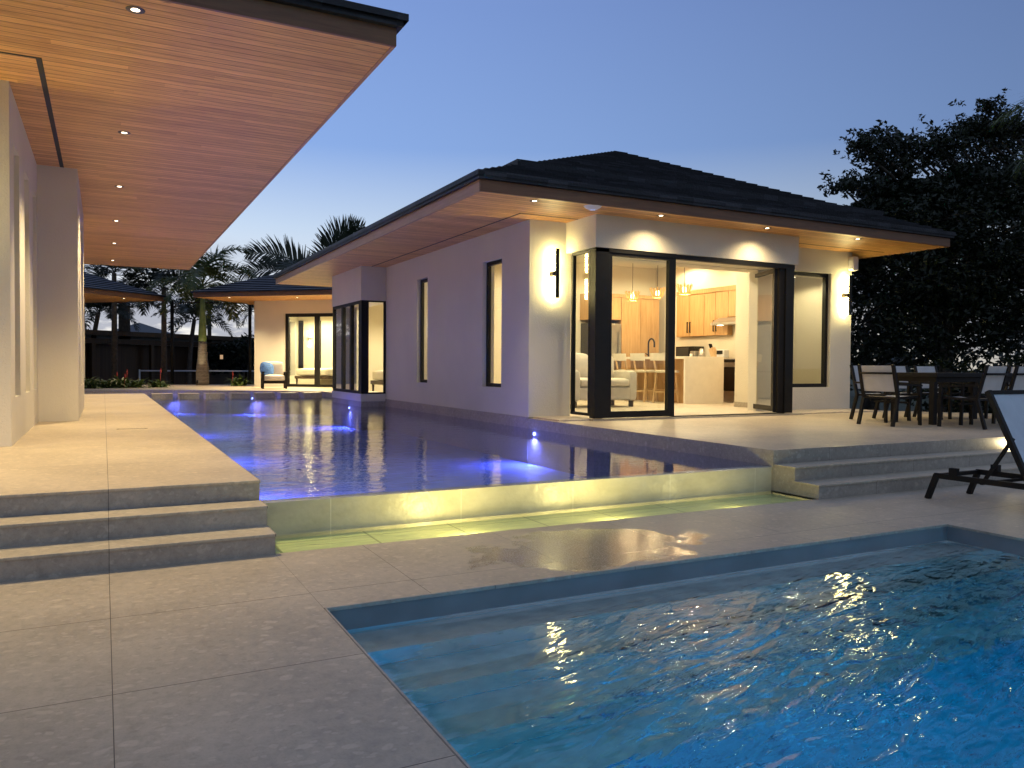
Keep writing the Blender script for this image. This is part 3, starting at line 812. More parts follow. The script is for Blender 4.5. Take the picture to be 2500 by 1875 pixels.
MB().box(-.03, .03, -.03, 0, -.05, .05).build('bracket', M['black'], sp)

# interior ceiling lights
for i, (x, y, z, p, lab) in enumerate(((9.2, 14.2, 4.34, 150, 'ceiling downlight over the sofa in the pavilion'), (11.6, 14.4, 4.34, 150, 'ceiling downlight inside the open doorway'),
        (9.2, 17.2, 4.34, 150, 'ceiling downlight in the back corner of the living room'), (11.6, 17.2, 4.34, 150, 'ceiling downlight between the living room and island'),
        (14.0, 15.0, 4.34, 120, 'ceiling downlight in front of the oven'), (14.0, 17.4, 4.34, 120, 'ceiling downlight between the island and tall cupboards'),
        (14.0, 13.1, 3.466, 45, 'ceiling downlight behind the right hand window'),
        (8.4, 21.6, 3.55, 520, 'bedroom ceiling downlight near the box window'), (11.5, 22.5, 3.55, 380, 'bedroom ceiling downlight deep in the room'))):
    downlight(x, y, z, lab, 'ceiling lights inside the pavilion', p, 165, (1, .83, .49), .3)

# ------------------------------------------------------------------ kitchen
F = .485
isl = empty('kitchen_island', (0, 0, 0)); tag(isl, 'kitchen island with white waterfall end and oak back panel', 'kitchen island')
g = MB(); g.box(12.67, 13.91, 15.25, 18.0, 1.60, 1.66); g.box(12.67, 13.91, 15.25, 15.31, F, 1.60)
g.build('worktop', M['quartz'], isl, .004)
g = MB(); g.box(13.0, 13.88, 15.31, 17.98, F, 1.60); g.build('cabinet', M['oak'], isl, .003)
tap = empty('kitchen_tap', (13.1, 17.3, 1.66)); tag(tap, 'black gooseneck kitchen tap on the island worktop', 'tap')
g = MB(); r = .13
g.tube([(0, 0, 0), (0, 0, .32)]+[(0, -r+r*math.cos(a), .36+r*math.sin(a)) for a in [PI*k/8 for k in range(9)]]+[(0, -2*r, .26)], .022, 8)
g.build('spout', M['black'], tap); MB().tube([(0, .03, .06), (0, .12, .10)], .014, 6).build('lever', M['black'], tap)
# stools
def stool(x, y, lab, rz=0):
    t = empty('bar_stool', (x, y, F), rz); tag(t, lab, 'bar stool', 'bar stools at the island')
    for sx, sy in ((1, 1), (1, -1)):
        MB().bar((.20*sx, .21*sy, 0), (.15*sx, .17*sy, .76), .035, .035).build('leg', M['oakx'], t)
    for sy in (1, -1):
        g = MB(); g.bar((-.24, .24*sy, 0), (-.16, .20*sy, .72), .04, .045); g.bar((-.16, .20*sy, .70), (-.27, .23*sy, 1.20), .035, .045)
        g.build('leg', M['oakx'], t)
    g = MB()
    for a, b in (((-.21, -.22, .28), (-.21, .22, .28)), ((.18, -.2, .28), (.18, .2, .28)), ((-.21, -.22, .33), (.18, -.2, .33)), ((-.21, .22, .33), (.18, .2, .33))): g.bar(a, b, .025, .03)
    g.build('stretcher', M['oakx'], t)
    softbox(-.22, .22, -.24, .24, .76, .83, .03).build('seat', M['cushion'], t)
    g = MB(); n = 8
    for k in range(n):
        a0 = -1+2*k/n; a1 = -1+2*(k+1)/n
        for (u, v_) in ((a0, a1),):
            xo = lambda q: -.29-.05*(1-q*q)
            p = [(xo(u), .30*u, 1.07), (xo(v_), .30*v_, 1.07), (xo(v_)-.02, .30*v_, 1.26), (xo(u)-.02, .30*u, 1.26)]
            q = [(a+.025, b, c) for a, b, c in p]
            g.quad(*p[::-1]); g.quad(*q); g.quad(p[3], q[3], q[2], p[2]); g.quad(p[0], p[1], q[1], q[0])
            if k == 0: g.quad(p[0], q[0], q[3], p[3])
            if k == n-1: g.quad(p[1], p[2], q[2], q[1])
    g.build('backrest', M['cushion'], t, .006)
stool(12.66, 15.95, 'oak bar stool with curved white back, nearest the open doorway')
stool(12.66, 16.80, 'oak bar stool with curved white back, in the middle of the island')
stool(12.66, 17.62, 'oak bar stool with curved white back, farthest along the island')
# pendants
for i, y in enumerate((15.62, 16.70, 17.80)):
    t = empty('pendant_lamp', (12.92, y, 4.34))
    tag(t, 'woven pendant lamp with a glowing bulb over the island, %s' % ('nearest the open doorway', 'the middle one of three', 'farthest from the doors')[i], 'pendant lamp', 'pendant lamps over the island')
    MB().tube([(0, 0, 0), (0, 0, -.9)], .006, 6).build('cord', M['black'], t)
    g = MB(); n = 14
    for k in range(n):
        a = 2*PI*k/n
        g.bar((.12*math.cos(a), .12*math.sin(a), -1.13), (.21*math.cos(a), .21*math.sin(a), -.89+.02*(k % 2)), .045, .006, up=(math.cos(a), math.sin(a), 0))
    g.build('shade', M['rattan'], t)
    MB().lathe((0, 0, -1.02), [(.001, -.06), (.045, -.04), (.06, 0), (.045, .04), (.02, .09), (.02, .13)], 12).build('bulb', M['bulb'], t)
    light('POINT', 'pendant_glow', (0, 0, -1.16), 14, (1, .7, .36), t, .05)
# east wall cabinets
cab = empty('wall_cabinets', (0, 0, 0)); tag(cab, 'row of oak wall cupboards with black handles above the worktop', 'kitchen cupboard')
g = MB(); g.box(14.64, 14.78, 15.90, 18.0, 2.25, 3.42); g.box(14.64, 14.78, 13.95, 15.90, 2.72, 3.42); g.box(14.60, 14.78, 13.95, 18.0, 3.42, 3.54)
g.build('carcass', M['oak'], cab)
for a, b, z in ((17.44, 18.0, 2.26), (16.84, 17.43, 2.26), (16.38, 16.83, 2.26), (15.90, 16.37, 2.26), (15.3, 15.89, 2.73), (14.6, 15.29, 2.73)):
    MB().box(14.615, 14.637, a+.004, b-.004, z, 3.41).build('door', M['oak'], cab, .002)
for y in (17.50, 17.39, 16.43, 16.33):
    g = MB(); g.bar((14.585, y, 2.36), (14.585, y, 2.66), .022); g.bar((14.585, y, 2.37), (14.615, y, 2.37), .02); g.bar((14.585, y, 2.65), (14.615, y, 2.65), .02)
    g.build('handle', M['black'], cab)
base = empty('base_cabinets', (0, 0, 0)); tag(base, 'oak base cupboards with white worktop along the right kitchen wall', 'kitchen cupboard')
g = MB(); g.box(14.36, 14.78, 15.76, 18.55, F+.1, 1.58); g.box(14.36, 14.78, 13.95, 15.22, F+.1, 1.58); g.build('carcass', M['oak'], base, .003)
g = MB(); g.box(14.33, 14.78, 15.745, 18.55, 1.58, 1.64); g.box(14.33, 14.78, 13.95, 15.235, 1.58, 1.64); g.build('worktop', M['quartz'], base, .003)
ov = empty('oven', (14.35, 15.49, F)); tag(ov, 'freestanding steel oven with black glass door between the base cupboards', 'oven')
g = MB(); g.box(0, .42, -.245, .245, .02, 1.14); g.build('body', M['steel'], ov, .004)
MB().box(-.012, 0, -.235, .235, .30, .92).build('door', M['blackgloss'], ov, .004)
MB().box(-.012, 0, -.235, .235, .04, .26).build('drawer', M['steel'], ov, .004)
MB().box(-.012, 0, -.235, .235, 1.04, 1.12).build('control_panel', M['blackgloss'], ov, .003)
MB().bar((-.05, -.2, .95), (-.05, .2, .95), .02).build('handle', M['steel'], ov)
hood = empty('range_hood', (14.3, 15.6, 2.50)); tag(hood, 'slim steel range hood with its light on under the cupboards', 'range hood')
g = MB(); P = [(-.08, -.52, 0), (.48, -.52, 0), (.48, .52, 0), (-.08, .52, 0), (-.08, -.52, .06), (-.08, .52, .06), (.2, -.52, .2), (.2, .52, .2), (.48, -.52, .2), (.48, .52, .2)]
g.quad(P[3], P[2], P[1], P[0]); g.quad(P[0], P[4], P[5], P[3]); g.quad(P[4], P[6], P[7], P[5]); g.quad(P[6], P[8], P[9], P[7]); g.poly([P[0], P[1], P[8], P[6], P[4]]); g.poly([P[3], P[5], P[7], P[9], P[2]]); g.quad(P[1], P[2], P[9], P[8])
g.build('canopy', M['steel'], hood)
MB().box(.02, .12, .25, .38, -.008, -.002).build('hood_light', M['lamp'], hood)
light('SPOT', 'hood_beam', (.07, .3, -.03), 8, WARM, hood, .03, 130)
# tall back wall units
tall = empty('tall_cupboard', (0, 0, 0)); tag(tall, 'tall oak cupboard wall beside the fridge at the back of the kitchen', 'cupboard')
g = MB(); g.box(13.12, 14.47, 18.62, 19.19, F, 3.36); g.box(12.1, 13.12, 18.62, 19.19, 2.72, 3.36); g.box(12.1, 14.5, 18.58, 19.19, 3.36, 3.46); g.build('carcass', M['oak'], tall)
for a, b, z in ((13.13, 13.79, F+.1), (13.80, 14.46, F+.1), (12.1, 12.6, 2.73), (12.61, 13.11, 2.73)):
    MB().box(a, b, 18.598, 18.617, z, 3.35).build('door', M['oak'], tall, .002)
fr = empty('fridge', (12.6, 18.62, F)); tag(fr, 'grey steel fridge beside the tall oak cupboard', 'fridge')
MB().box(-.48, .50, 0, .55, .02, 2.14).build('body', M['blackgloss'], fr)
MB().box(-.48, .50, -.05, -.004, .80, 2.13).build('door', M['steel'], fr, .008); MB().box(-.48, .50, -.05, -.004, .05, .78).build('freezer_drawer', M['steel'], fr, .008)
MB().bar((.40, -.09, .9), (.40, -.09, 1.9), .025).build('handle', M['steel'], fr)
mw = empty('microwave', (14.5, 17.35, 1.64)); tag(mw, 'black microwave on the right hand worktop', 'microwave')
MB().box(-.12, .25, -.38, .38, .01, .33).build('body', M['blackgloss'], mw, .008); MB().box(-.13, -.121, -.18, .36, .04, .30).build('door', M['slot'], mw)
to = empty('toaster', (14.5, 15.95, 1.64)); tag(to, 'white toaster with black slots beside the oven', 'toaster')
softbox(-.10, .10, -.14, .14, .01, .22, .03).build('body', M['white_plastic'], to); MB().box(-.112, -.101, -.11, .11, .10, .2).build('front_panel', M['blackgloss'], to)
ke = empty('kettle', (14.48, 16.75, 1.64)); tag(ke, 'steel kettle with black handle on the worktop', 'kettle')
MB().lathe((0, 0, 0), [(.001, 0), (.10, 0), (.095, .08), (.07, .24), (.03, .27), (.001, .28)], 16).build('body', M['steel'], ke)
MB().tube([(0, .07, .24), (0, .15, .22), (0, .16, .1), (0, .10, .04)], .014, 6).build('handle', M['black'], ke)
kb = empty('knife_block', (14.45, 16.25, 1.64)); tag(kb, 'wooden knife block full of black handled knives', 'knife block')
g = MB(); g.bar((0, -.06, .0), (0, .06, .26), .12, .14); g.build('block', M['oakx'], kb)
for k in range(5): MB().bar((-.04+.02*k, .07, .24), (-.045+.022*k, .13, .38), .014, .02).build('knife_handle', M['black'], kb)
cm_ = empty('coffee_maker', (14.45, 16.98, 1.64)); tag(cm_, 'small chrome coffee maker beside the microwave', 'coffee maker')
MB().box(-.1, .1, -.1, .1, 0, .2).build('body', M['steel'], cm_, .015); MB().tube([(-.14, 0, 0), (-.14, 0, .12)], .04, 12).build('cup', M['quartz'], cm_)

# sofa facing the camera side, inside the glass
def sofa(name, lab, cat, x, y, wd, dp, rz, z=F, mat='cushion'):
    t = empty(name, (x, y, z), rz); tag(t, lab, cat)
    softbox(-wd/2+.2, wd/2-.2, -dp/2, dp/2-.2, .16, .46, .05).build('seat_base', M[mat], t)
    n = 2 if wd > 1.3 else 1; w2 = (wd-.44)/n
    for k in range(n):
        x0 = -wd/2+.22+k*w2
        softbox(x0, x0+w2-.01, -dp/2-.02, dp/2-.25, .46, .64, .06, puff=.02).build('seat_cushion', M[mat], t)
        softbox(x0, x0+w2-.01, dp/2-.34, dp/2-.12, .60, 1.18, .09, puff=.04).build('back_cushion', M[mat], t)
    softbox(-wd/2+.15, wd/2-.15, dp/2-.16, dp/2, .16, .98, .05).build('backrest', M[mat], t)
    for s in (-1, 1):
        softbox(*sorted((s*(wd/2-.24), s*wd/2)), -dp/2, dp/2, .14, .82, .08).build('armrest', M[mat], t)
        for yy in (-dp/2+.1, dp/2-.1): MB().box(s*(wd/2-.12)-.04, s*(wd/2-.12)+.04, yy-.04, yy+.04, 0, .14).build('foot', M['darkwood'], t)
sofa('sofa', 'white two seat sofa behind the glass corner of the pavilion', 'sofa', 9.92, 15.1, 1.75, .95, PI*0)
# beds
def bed(x, y, rz, lab, z=F):
    t = empty('bed', (x, y, z), rz); tag(t, lab, 'bed')
    MB().box(-.95, .95, -1.05, 1.05, .30, .42).build('frame', M['darkwood'], t, .01)
    for sx in (-1, 1):
        for sy in (-1, 1): MB().tube([(sx*.88, sy*.98, 0), (sx*.88, sy*.98, .3)], [.025, .045], 8).build('leg', M['darkwood'], t)
    softbox(-.92, .92, -1.02, 1.02, .42, .74, .08, puff=.02).build('mattress', M['bedding'], t)
    for sx in (-.45, .45): softbox(sx-.38, sx+.38, .62, .98, .74, 1.12, .12, puff=.05).build('pillow', M['bedding'], t)
    softbox(-1.0, 1.0, 1.04, 1.12, .1, 1.3, .03).build('headboard', M['cushion'], t)
bed(8.55, 23.3, -PI/2, 'white made bed seen through the box window')

# ------------------------------------------------------------------ LEFT VILLA
vil = empty('villa', (0, 0, 0)); tag(vil, 'long white stucco villa at left with deep timber eave and slot windows', 'house')
VS = 4.50; vx = -.915
g = MB()
slots = [(10.84, 11.50, .99, 3.94), (12.24, 12.95, .99, 3.94), (13.60, 14.20, .99, 3.94)]
wall_y(g, vx-.36, vx, 10.36, 14.5, D-.03, VS, slots)
g.box(-11, vx-.36, 10.36, 10.66, D-.03, VS)
slots2 = [(15.15, 15.75, .99, 3.9), (16.4, 17.0, .99, 3.9), (17.6, 18.2, .99, 3.9)]
wall_y(g, -.70, -.36, 14.5, 18.9, D-.03, VS, slots2)
g.box(-1.3, -.70, 14.5, 14.8, D-.03, VS); g.box(-1.3, -.70, 18.6, 18.9, D-.03, VS)
wall_y(g, vx-.3, vx, 18.9, 26.5, D-.03, VS, [(20.2, 20.9, .99, 3.9), (22.4, 23.1, .99, 3.9)])
g.box(-11, vx, 26.5, 26.8, D-.03, VS)
g.build('wall', M['stucco'], vil)
g = MB(); g.box(-6, -5.8, 10.7, 26.4, .46, VS); g.box(-5.8, -1.3, 10.7, 26.4, .462, .48)
g.build('interior_wall', M['stucco2'], vil)
for y0, y1, z0, z1 in slots: window_y(vil, vx-.34, y0, y1, z0, z1, .05, .05, 'glass2')
for y0, y1, z0, z1 in slots2: window_y(vil, -.66, y0, y1, z0, z1, .05, .05, 'glass2')
for y0, y1 in ((20.2, 20.9), (22.4, 23.1)): window_y(vil, vx-.26, y0, y1, .99, 3.9, .05, .05, 'glass2')
VX1, VY0, VY1, VX0 = 2.54, 7.40, 28.3, -11.0
g = MB(); g.box(VX0, VX1-.02, VY0+.02, VY1-.02, VS, VS+.03); g.build('soffit', M['soffit'], vil)
g = MB(); g.box(-.60, -.545, 9.42, 14.498, VS-.004, VS-.001); g.box(-6, -.60, 9.42, 9.46, VS-.004, VS-.001); g.build('slot_vent', M['slot'], vil)
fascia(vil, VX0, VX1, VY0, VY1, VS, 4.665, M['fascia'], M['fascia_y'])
g = MB(); g.box(VX0, VX1+.05, VY0-.06, VY0+.02, 4.667, 4.73); g.box(VX1-.02, VX1+.05, VY0+.02, VY1, 4.667, 4.73); g.build('drip_edge', M['roof'], vil)
hip('roof', [(VX0-2, VY0-.10), (VX1+.09, VY0-.10), (VX1+.09, VY1+.08), (VX0-2, VY1+.08)], (-5.2, 14.5, 7.4), (-5.2, 21, 7.4), 4.735, 22, .045, M['roof'], vil)
for i, y in enumerate((7.75, 11.92, 15.57, 19.35, 23.0, 26.85)):
    downlight(.262, y, VS, 'recessed downlight in the villa eave, %s' % ('nearest the camera', 'second from the camera', 'third from the camera', 'fourth from the camera', 'fifth from the camera', 'farthest from the camera')[i],
              'downlights in the villa eave', 190, 104)
downlight(-3.3, 8.6, VS, 'recessed downlight over the villa front wall, left of the slot vent', 'downlights in the villa eave', 170, 110)
for i, y in enumerate((12.5, 16.8, 21.0)):
    downlight(-3.2, y, VS-.002, 'ceiling downlight inside the villa, %s' % ('nearest room', 'middle room', 'far room')[i], 'ceiling lights inside the villa', 60, 160)
so = MB().box(.16, .20, 12.48, 12.505, D, D+.004).box(.52, .56, 12.48, 12.505, D, D+.004).box(.2, .52, 12.488, 12.497, D, D+.003).build('floor_hatch', M['black2'])
tag(so, 'small dark hatch pull set into the walkway paving beside the pool', 'floor hatch')

# ------------------------------------------------------------------ the two angled far houses
def frame(O, u, v): return Matrix(((u[0], v[0], 0, O[0]), (u[1], v[1], 0, O[1]), (0, 0, 1, 0), (0, 0, 0, 1)))
def farhouse(label, O, ang_u, W, Dp, wu, wv, mirror, door):
    cu, su = math.cos(ang_u), math.sin(ang_u)
    u = (cu, su); v = (-su, cu) if not mirror else (su, -cu)
    X = frame(O, u, v)
    h = empty('guest_house', (0, 0, 0)); tag(h, label, 'house')
    def T(mb): mb.v = [tuple(X @ Vector(p)) for p in mb.v]; return mb
    g = MB()
    if door: wall_x(g, wv, wv+.25, wu, W-.6, D-.03, S, [(2.70, 6.2, .46, 3.48)])
    else: wall_x(g, wv, wv+.25, wu, W-.6, D-.03, S, [])
    wall_y(g, wu, wu+.25, wv+.25, Dp-.6, D-.03, S, [(wv+2.2, wv+2.8, .9, 3.3)] if door else [])
    wall_x(g, Dp-.85, Dp-.6, wu, W-.6, D-.03, S, []); wall_y(g, W-.85, W-.6, wv, Dp-.6, D-.03, S, [])
    T(g).build('wall', M['stucco'], h)
    g = MB(); g.box(.02, W, .02, wv, S, S+.03); g.box(.02, wu, wv, Dp, S, S+.03); T(g).build('soffit', M['soffit'], h)
    g = MB(); g.box(0, W, 0, .04, S-.01, S+.17); g.box(0, .04, .04, Dp, S-.01, S+.17); T(g).build('fascia', M['fascia'], h)
    a = hip('roof', [tuple((X @ Vector(p))[:2]) for p in ((-.07, -.07, 0), (W+.07, -.07, 0), (W+.07, Dp+.07, 0), (-.07, Dp+.07, 0))],
        tuple((X @ Vector((W/2, Dp/2-.6, 0)))[:2])+(S+.2+.36*(Dp/2),), tuple((X @ Vector((W/2, Dp/2+.6, 0)))[:2])+(S+.2+.36*(Dp/2),), S+.18, 18, .04, M['roof'], h)
    if door:
        T(MB().box(wu+.25, W-.85, wv+.25, Dp-.85, .40, .48)).build('interior_floor', M['floor_in'], h)
        T(MB().box(wu+.25, W-.85, wv+3.0, wv+3.1, .48, S)).build('interior_wall', M['stucco2'], h)
        T(MB().box(wu+.25, W-.85, wv+.25, wv+3.0, 3.7, 3.75)).build('ceiling', M['stucco2'], h)
        for a, b in ((2.70, 4.10), (4.10, 5.5), (5.5, 6.2)):
            g = MB(); fr_ = .15; y0, y1 = wv+.08, wv+.17
            g.box(a, a+fr_, y0, y1, .48, 3.48); g.box(b-.07, b, y0, y1, .48, 3.48); g.box(a+fr_, b-.07, y0, y1, .48, .58); g.box(a+fr_, b-.07, y0, y1, 3.34, 3.48)
            o = T(g).build('glass_door', M['black'], h)
            T(MB().quad((a+fr_, wv+.12, .58), (b-.07, wv+.12, .58), (b-.07, wv+.12, 3.34), (a+fr_, wv+.12, 3.34))).build('pane', M['glass2'], o)
        # slot window in the back wall of the room, seen through the doors
        for a, b in ((1.60, 1.84), (2.52, 2.72)): T(MB().box(a, b, wv+2.96, wv+2.997, 1.05, 3.36)).build('window', M['blackgloss'], h)
    return X, h
OC = (3.14, 33.4); AC = math.atan2(-.678, .735)
XC, hc = farhouse('far guest house beyond the pool with glass doors and an armchair outside', OC, AC, 9.4, 9.5, 1.29, 2.2, False, True)
OB = (2.246, 36.16); AB = math.atan2(-.68, -.733)
XB, hb = farhouse('far guest house at left half hidden by the villa', OB, AB, 10, 9.5, 2.2, 1.9, True, False)
for k, (uu_, vv_) in enumerate(((1.3, .48), (4.0, 1.0), (6.5, 1.0))):
    p = XC @ Vector((uu_, vv_, 0)); downlight(p.x, p.y, S, 'downlight in the eave of the far guest house, %s' % ('at its left corner', 'left of the glass doors', 'above the glass doors')[k], 'downlights of the far guest house', 330 if k else 150, 120)
p = XB @ Vector((1.4, .7, 0)); downlight(p.x, p.y, S, 'downlight at the corner of the left far guest house', 'downlights of the left far guest house', 90, 110)
for k, (uu_, vv_) in enumerate(((3.0, 3.6), (5.8, 3.8))):
    p = XC @ Vector((uu_, vv_, 0)); downlight(p.x, p.y, 3.70, 'ceiling downlight inside the far guest house, %s' % ('behind the left glass door', 'over the bed')[k], 'ceiling lights of the far guest house', 460, 165, (1, .83, .49), .3)
p = XC @ Vector((2.14, 5.19, 0)); t = empty('wall_sconce', (p.x, p.y, 2.54), AC); tag(t, 'small lit wall lamp inside the far guest house, seen through its glass door', 'wall lamp')
MB().box(-.025, .025, -.10, -.06, -.33, .33).build('cover_bar', M['steel'], t); MB().box(-.10, .10, -.06, 0, -.06, .06).build('wall_mount', M['steel'], t)
MB().box(-.03, .03, -.04, -.02, -.36, .36).build('light_strip', M['sconce_led'], t)
p = XC @ Vector((3.65, 4.1, 0)); bed(p.x, p.y, AC-PI/2, 'white bed on a dark frame inside the far guest house')

# armchair in front of it
ac = empty('outdoor_armchair', (5.78, 30.95, D), math.radians(-6)); tag(ac, 'black framed outdoor armchair with cream cushions beside the far glass doors', 'armchair')
for sx in (-1, 1):
    for sy in (-1, 1): MB().box(sx*.42-.035, sx*.42+.035, sy*.36-.035, sy*.36+.035, 0, .60).build('leg', M['black2'], ac)
    MB().box(sx*.42-.045, sx*.42+.045, -.40, .40, .60, .65).build('armrest', M['black2'], ac)
g = MB(); g.box(-.40, .40, -.38, -.33, .20, .30); g.box(-.40, .40, .33, .38, .20, .30); g.box(-.42, -.38, -.33, .33, .2, .3); g.box(.38, .42, -.33, .33, .2, .3); g.build('frame', M['black2'], ac)
softbox(-.37, .37, -.40, .30, .30, .52, .06, puff=.02).build('seat_cushion', M['cushion'], ac)
softbox(-.36, .36, .12, .32, .50, 1.05, .07, puff=.03, M=Matrix.Rotation(-.12, 4, 'X')).build('back_cushion', M['cushion'], ac)
pl_ = empty('throw_pillow', (5.50, 30.90, D+.53), math.radians(20)); tag(pl_, 'blue throw pillow leaning in the far armchair', 'pillow')
softbox(-.24, .24, -.05, .05, 0, .46, .045, puff=.05, M=Matrix.Rotation(-.3, 4, 'X') @ Matrix.Rotation(.22, 4, 'Y')).build('pillow_cover', M['blue'], pl_)

# ------------------------------------------------------------------ terrace dining set
tb = empty('dining_table', (13.45, 8.85, D)); tag(tb, 'long black outdoor dining table on the terrace', 'table')
MB().box(-1.2, 1.2, -.48, .48, .80, .87).build('tabletop', M['black2'], tb, .006)
MB().box(-1.14, 1.14, -.42, .42, .72, .80).build('apron', M['black2'], tb)
for sx in (-1, 1):
    for sy in (-1, 1): MB().box(sx*1.12-.045, sx*1.12+.045, sy*.36-.045, sy*.36+.045, 0, .72).build('leg', M['black2'], tb)
def dchair(x, y, rz, lab):
    t = empty('dining_chair', (x, y, D), rz); tag(t, lab, 'chair', 'sling chairs around the dining table')
    w2 = .31
    for s in (-1, 1):   # chair faces local +x
        g = MB(); g.bar((.33, s*w2, 0), (.31, s*w2, .66), .045, .045); g.build('leg', M['black2'], t)
        g = MB(); g.bar((-.40, s*w2, 0), (-.27, s*w2, .47), .05, .045); g.bar((-.27, s*w2, .45), (-.41, s*w2, 1.0), .055, .035); g.build('leg', M['black2'], t)
        MB().bar((-.34, s*w2, .68), (.35, s*w2, .66), .05, .03).build('armrest', M['black2'], t)
    g = MB()
    for s in (-1, 1): g.bar((-.28, s*.285, .455), (.32, s*.285, .475), .035, .04)
    g.bar((-.28, -.29, .455), (-.28, .29, .455), .03); g.bar((.32, -.29, .475), (.32, .29, .475), .03); g.bar((.0, -.3, .38), (.0, .3, .38), .03)
    g.build('seat_frame', M['black2'], t)
    g = MB(); n = 6
    for k in range(n):
        a = k/n; b = (k+1)/n; f = lambda q: (-.27+.59*q, .482-.035*math.sin(PI*q))
        g.quad((f(a)[0], -.27, f(a)[1]), (f(b)[0], -.27, f(b)[1]), (f(b)[0], .27, f(b)[1]), (f(a)[0], .27, f(a)[1]), 0, True)
    g.build('seat', M['sling'], t)
    g = MB()
    for k in range(n):
        a = -1+2*k/n; b = -1+2*(k+1)/n; f = lambda q: -.03*(1-q*q)
        z0, z1 = .56, .985
        g.quad((-.30+f(a), .285*a, z0), (-.30+f(b), .285*b, z0), (-.405+f(b), .285*b, z1), (-.405+f(a), .285*a, z1), 0, True)
    g.build('backrest', M['sling'], t)
    g = MB()
    for k in range(n):
        a = -1+2*k/n; b = -1+2*(k+1)/n; f = lambda q: -.05*(1-q*q)-.02
        g.bar((-.385+f(a), .30*a, .86), (-.385+f(b), .30*b, .86), .02, .035)
    g.build('back_rail', M['black2'], t)
    return t
dchair(11.68, 8.80, 0.05, 'sling dining chair at the near left end of the table, back to the glass doors')
dchair(12.52, 9.62, -PI/2, 'sling dining chair on the far side of the table, closest to the pavilion wall')
dchair(13.42, 9.62, -PI/2, 'sling dining chair on the far side of the table, in the middle')
dchair(14.30, 9.62, -PI/2, 'sling dining chair on the far side of the table, farthest from the pavilion')
dchair(12.42, 7.90, PI/2+.06, 'sling dining chair on the step side of the table, in front of its left end')
dchair(13.30, 7.92, PI/2, 'sling dining chair on the step side of the table, half hidden by the lounger')
dchair(15.20, 8.85, PI, 'sling dining chair at the far right end of the table')

# sun lounger (long axis -y, head at y=5.47)
lo = empty('sun_lounger', (8.26, 4.45, 0)); tag(lo, 'black sun lounger with raised pale sling back beside the lower pool', 'sun lounger')
g = MB()
for s in (-1, 1): g.bar((s*.36, .95, .26), (s*.36, -1.05, .27), .04, .055)
g.bar((-.36, .93, .26), (.36, .93, .26), .04); g.bar((-.36, -1.03, .27), (.36, -1.03, .27), .04); g.bar((-.36, -.05, .26), (.36, -.05, .26), .03); g.bar((-.36, .45, .24), (.36, .45, .24), .03)
g.build('frame', M['black2'], lo)
for s in (-1, 1):
    MB().bar((s*.36, 1.03, .0), (s*.36, .93, .27), .05, .05).build('leg', M['black2'], lo)
    MB().bar((s*.36, -1.1, .0), (s*.36, -1.0, .27), .05, .05).build('leg', M['black2'], lo)
    MB().box(s*.36-.03, s*.36+.03, .70, .78, .285, .36).build('stop_block', M['black2'], lo)
g = MB()
for s in (-1, 1): g.bar((s*.36, -.02, .29), (s*.36, .40, 1.18), .045, .05)
g.bar((-.36, .39, 1.165), (.36, .39, 1.165), .04)
g.build('back_frame', M['black2'], lo)
for s in (-1, 1): MB().bar((s*.33, .16, .72), (s*.33, .44, .26), .03, .03).build('support_strut', M['black2'], lo)
g = MB(); n = 8
for k in range(n):
    a = k/n; b = (k+1)/n; f = lambda q: (0+.38*q+.04*math.sin(PI*q), .33+.82*q-.02*math.sin(PI*q))
    g.quad((-.335, f(a)[0], f(a)[1]), (-.335, f(b)[0], f(b)[1]), (.335, f(b)[0], f(b)[1]), (.335, f(a)[0], f(a)[1]), 0, True)
g.build('back_sling', M['sling2'], lo)
g = MB(); g.quad((-.335, -1.0, .295), (.335, -1.0, .295), (.335, 0, .30), (-.335, 0, .30)); g.build('seat_sling', M['sling2'], lo)
tw = empty('towel', (8.52, 4.42, .34)); tag(tw, 'folded royal blue towel resting against the lounger back', 'towel')
softbox(-.22, .34, -.02, .06, .02, .50, .03, puff=.02, M=Matrix.Rotation(-.40, 4, 'X')).build('towel_cloth', M['navy'], tw)

# step light
stl = empty('step_light', (11.22, 6.578, .38)); tag(stl, 'small square lit step light in the top riser behind the lounger', 'step light')
MB().box(-.055, .055, -.012, 0, -.05, .05).build('frame', M['trim'], stl, .003); MB().box(-.04, .04, -.02, -.012, -.038, .038).build('lens', emit('steplight', (1, .85, .5), 30), stl)
light('POINT', 'step_glow', (0, -.06, -.01), 5, (1, .82, .45), stl, .03)

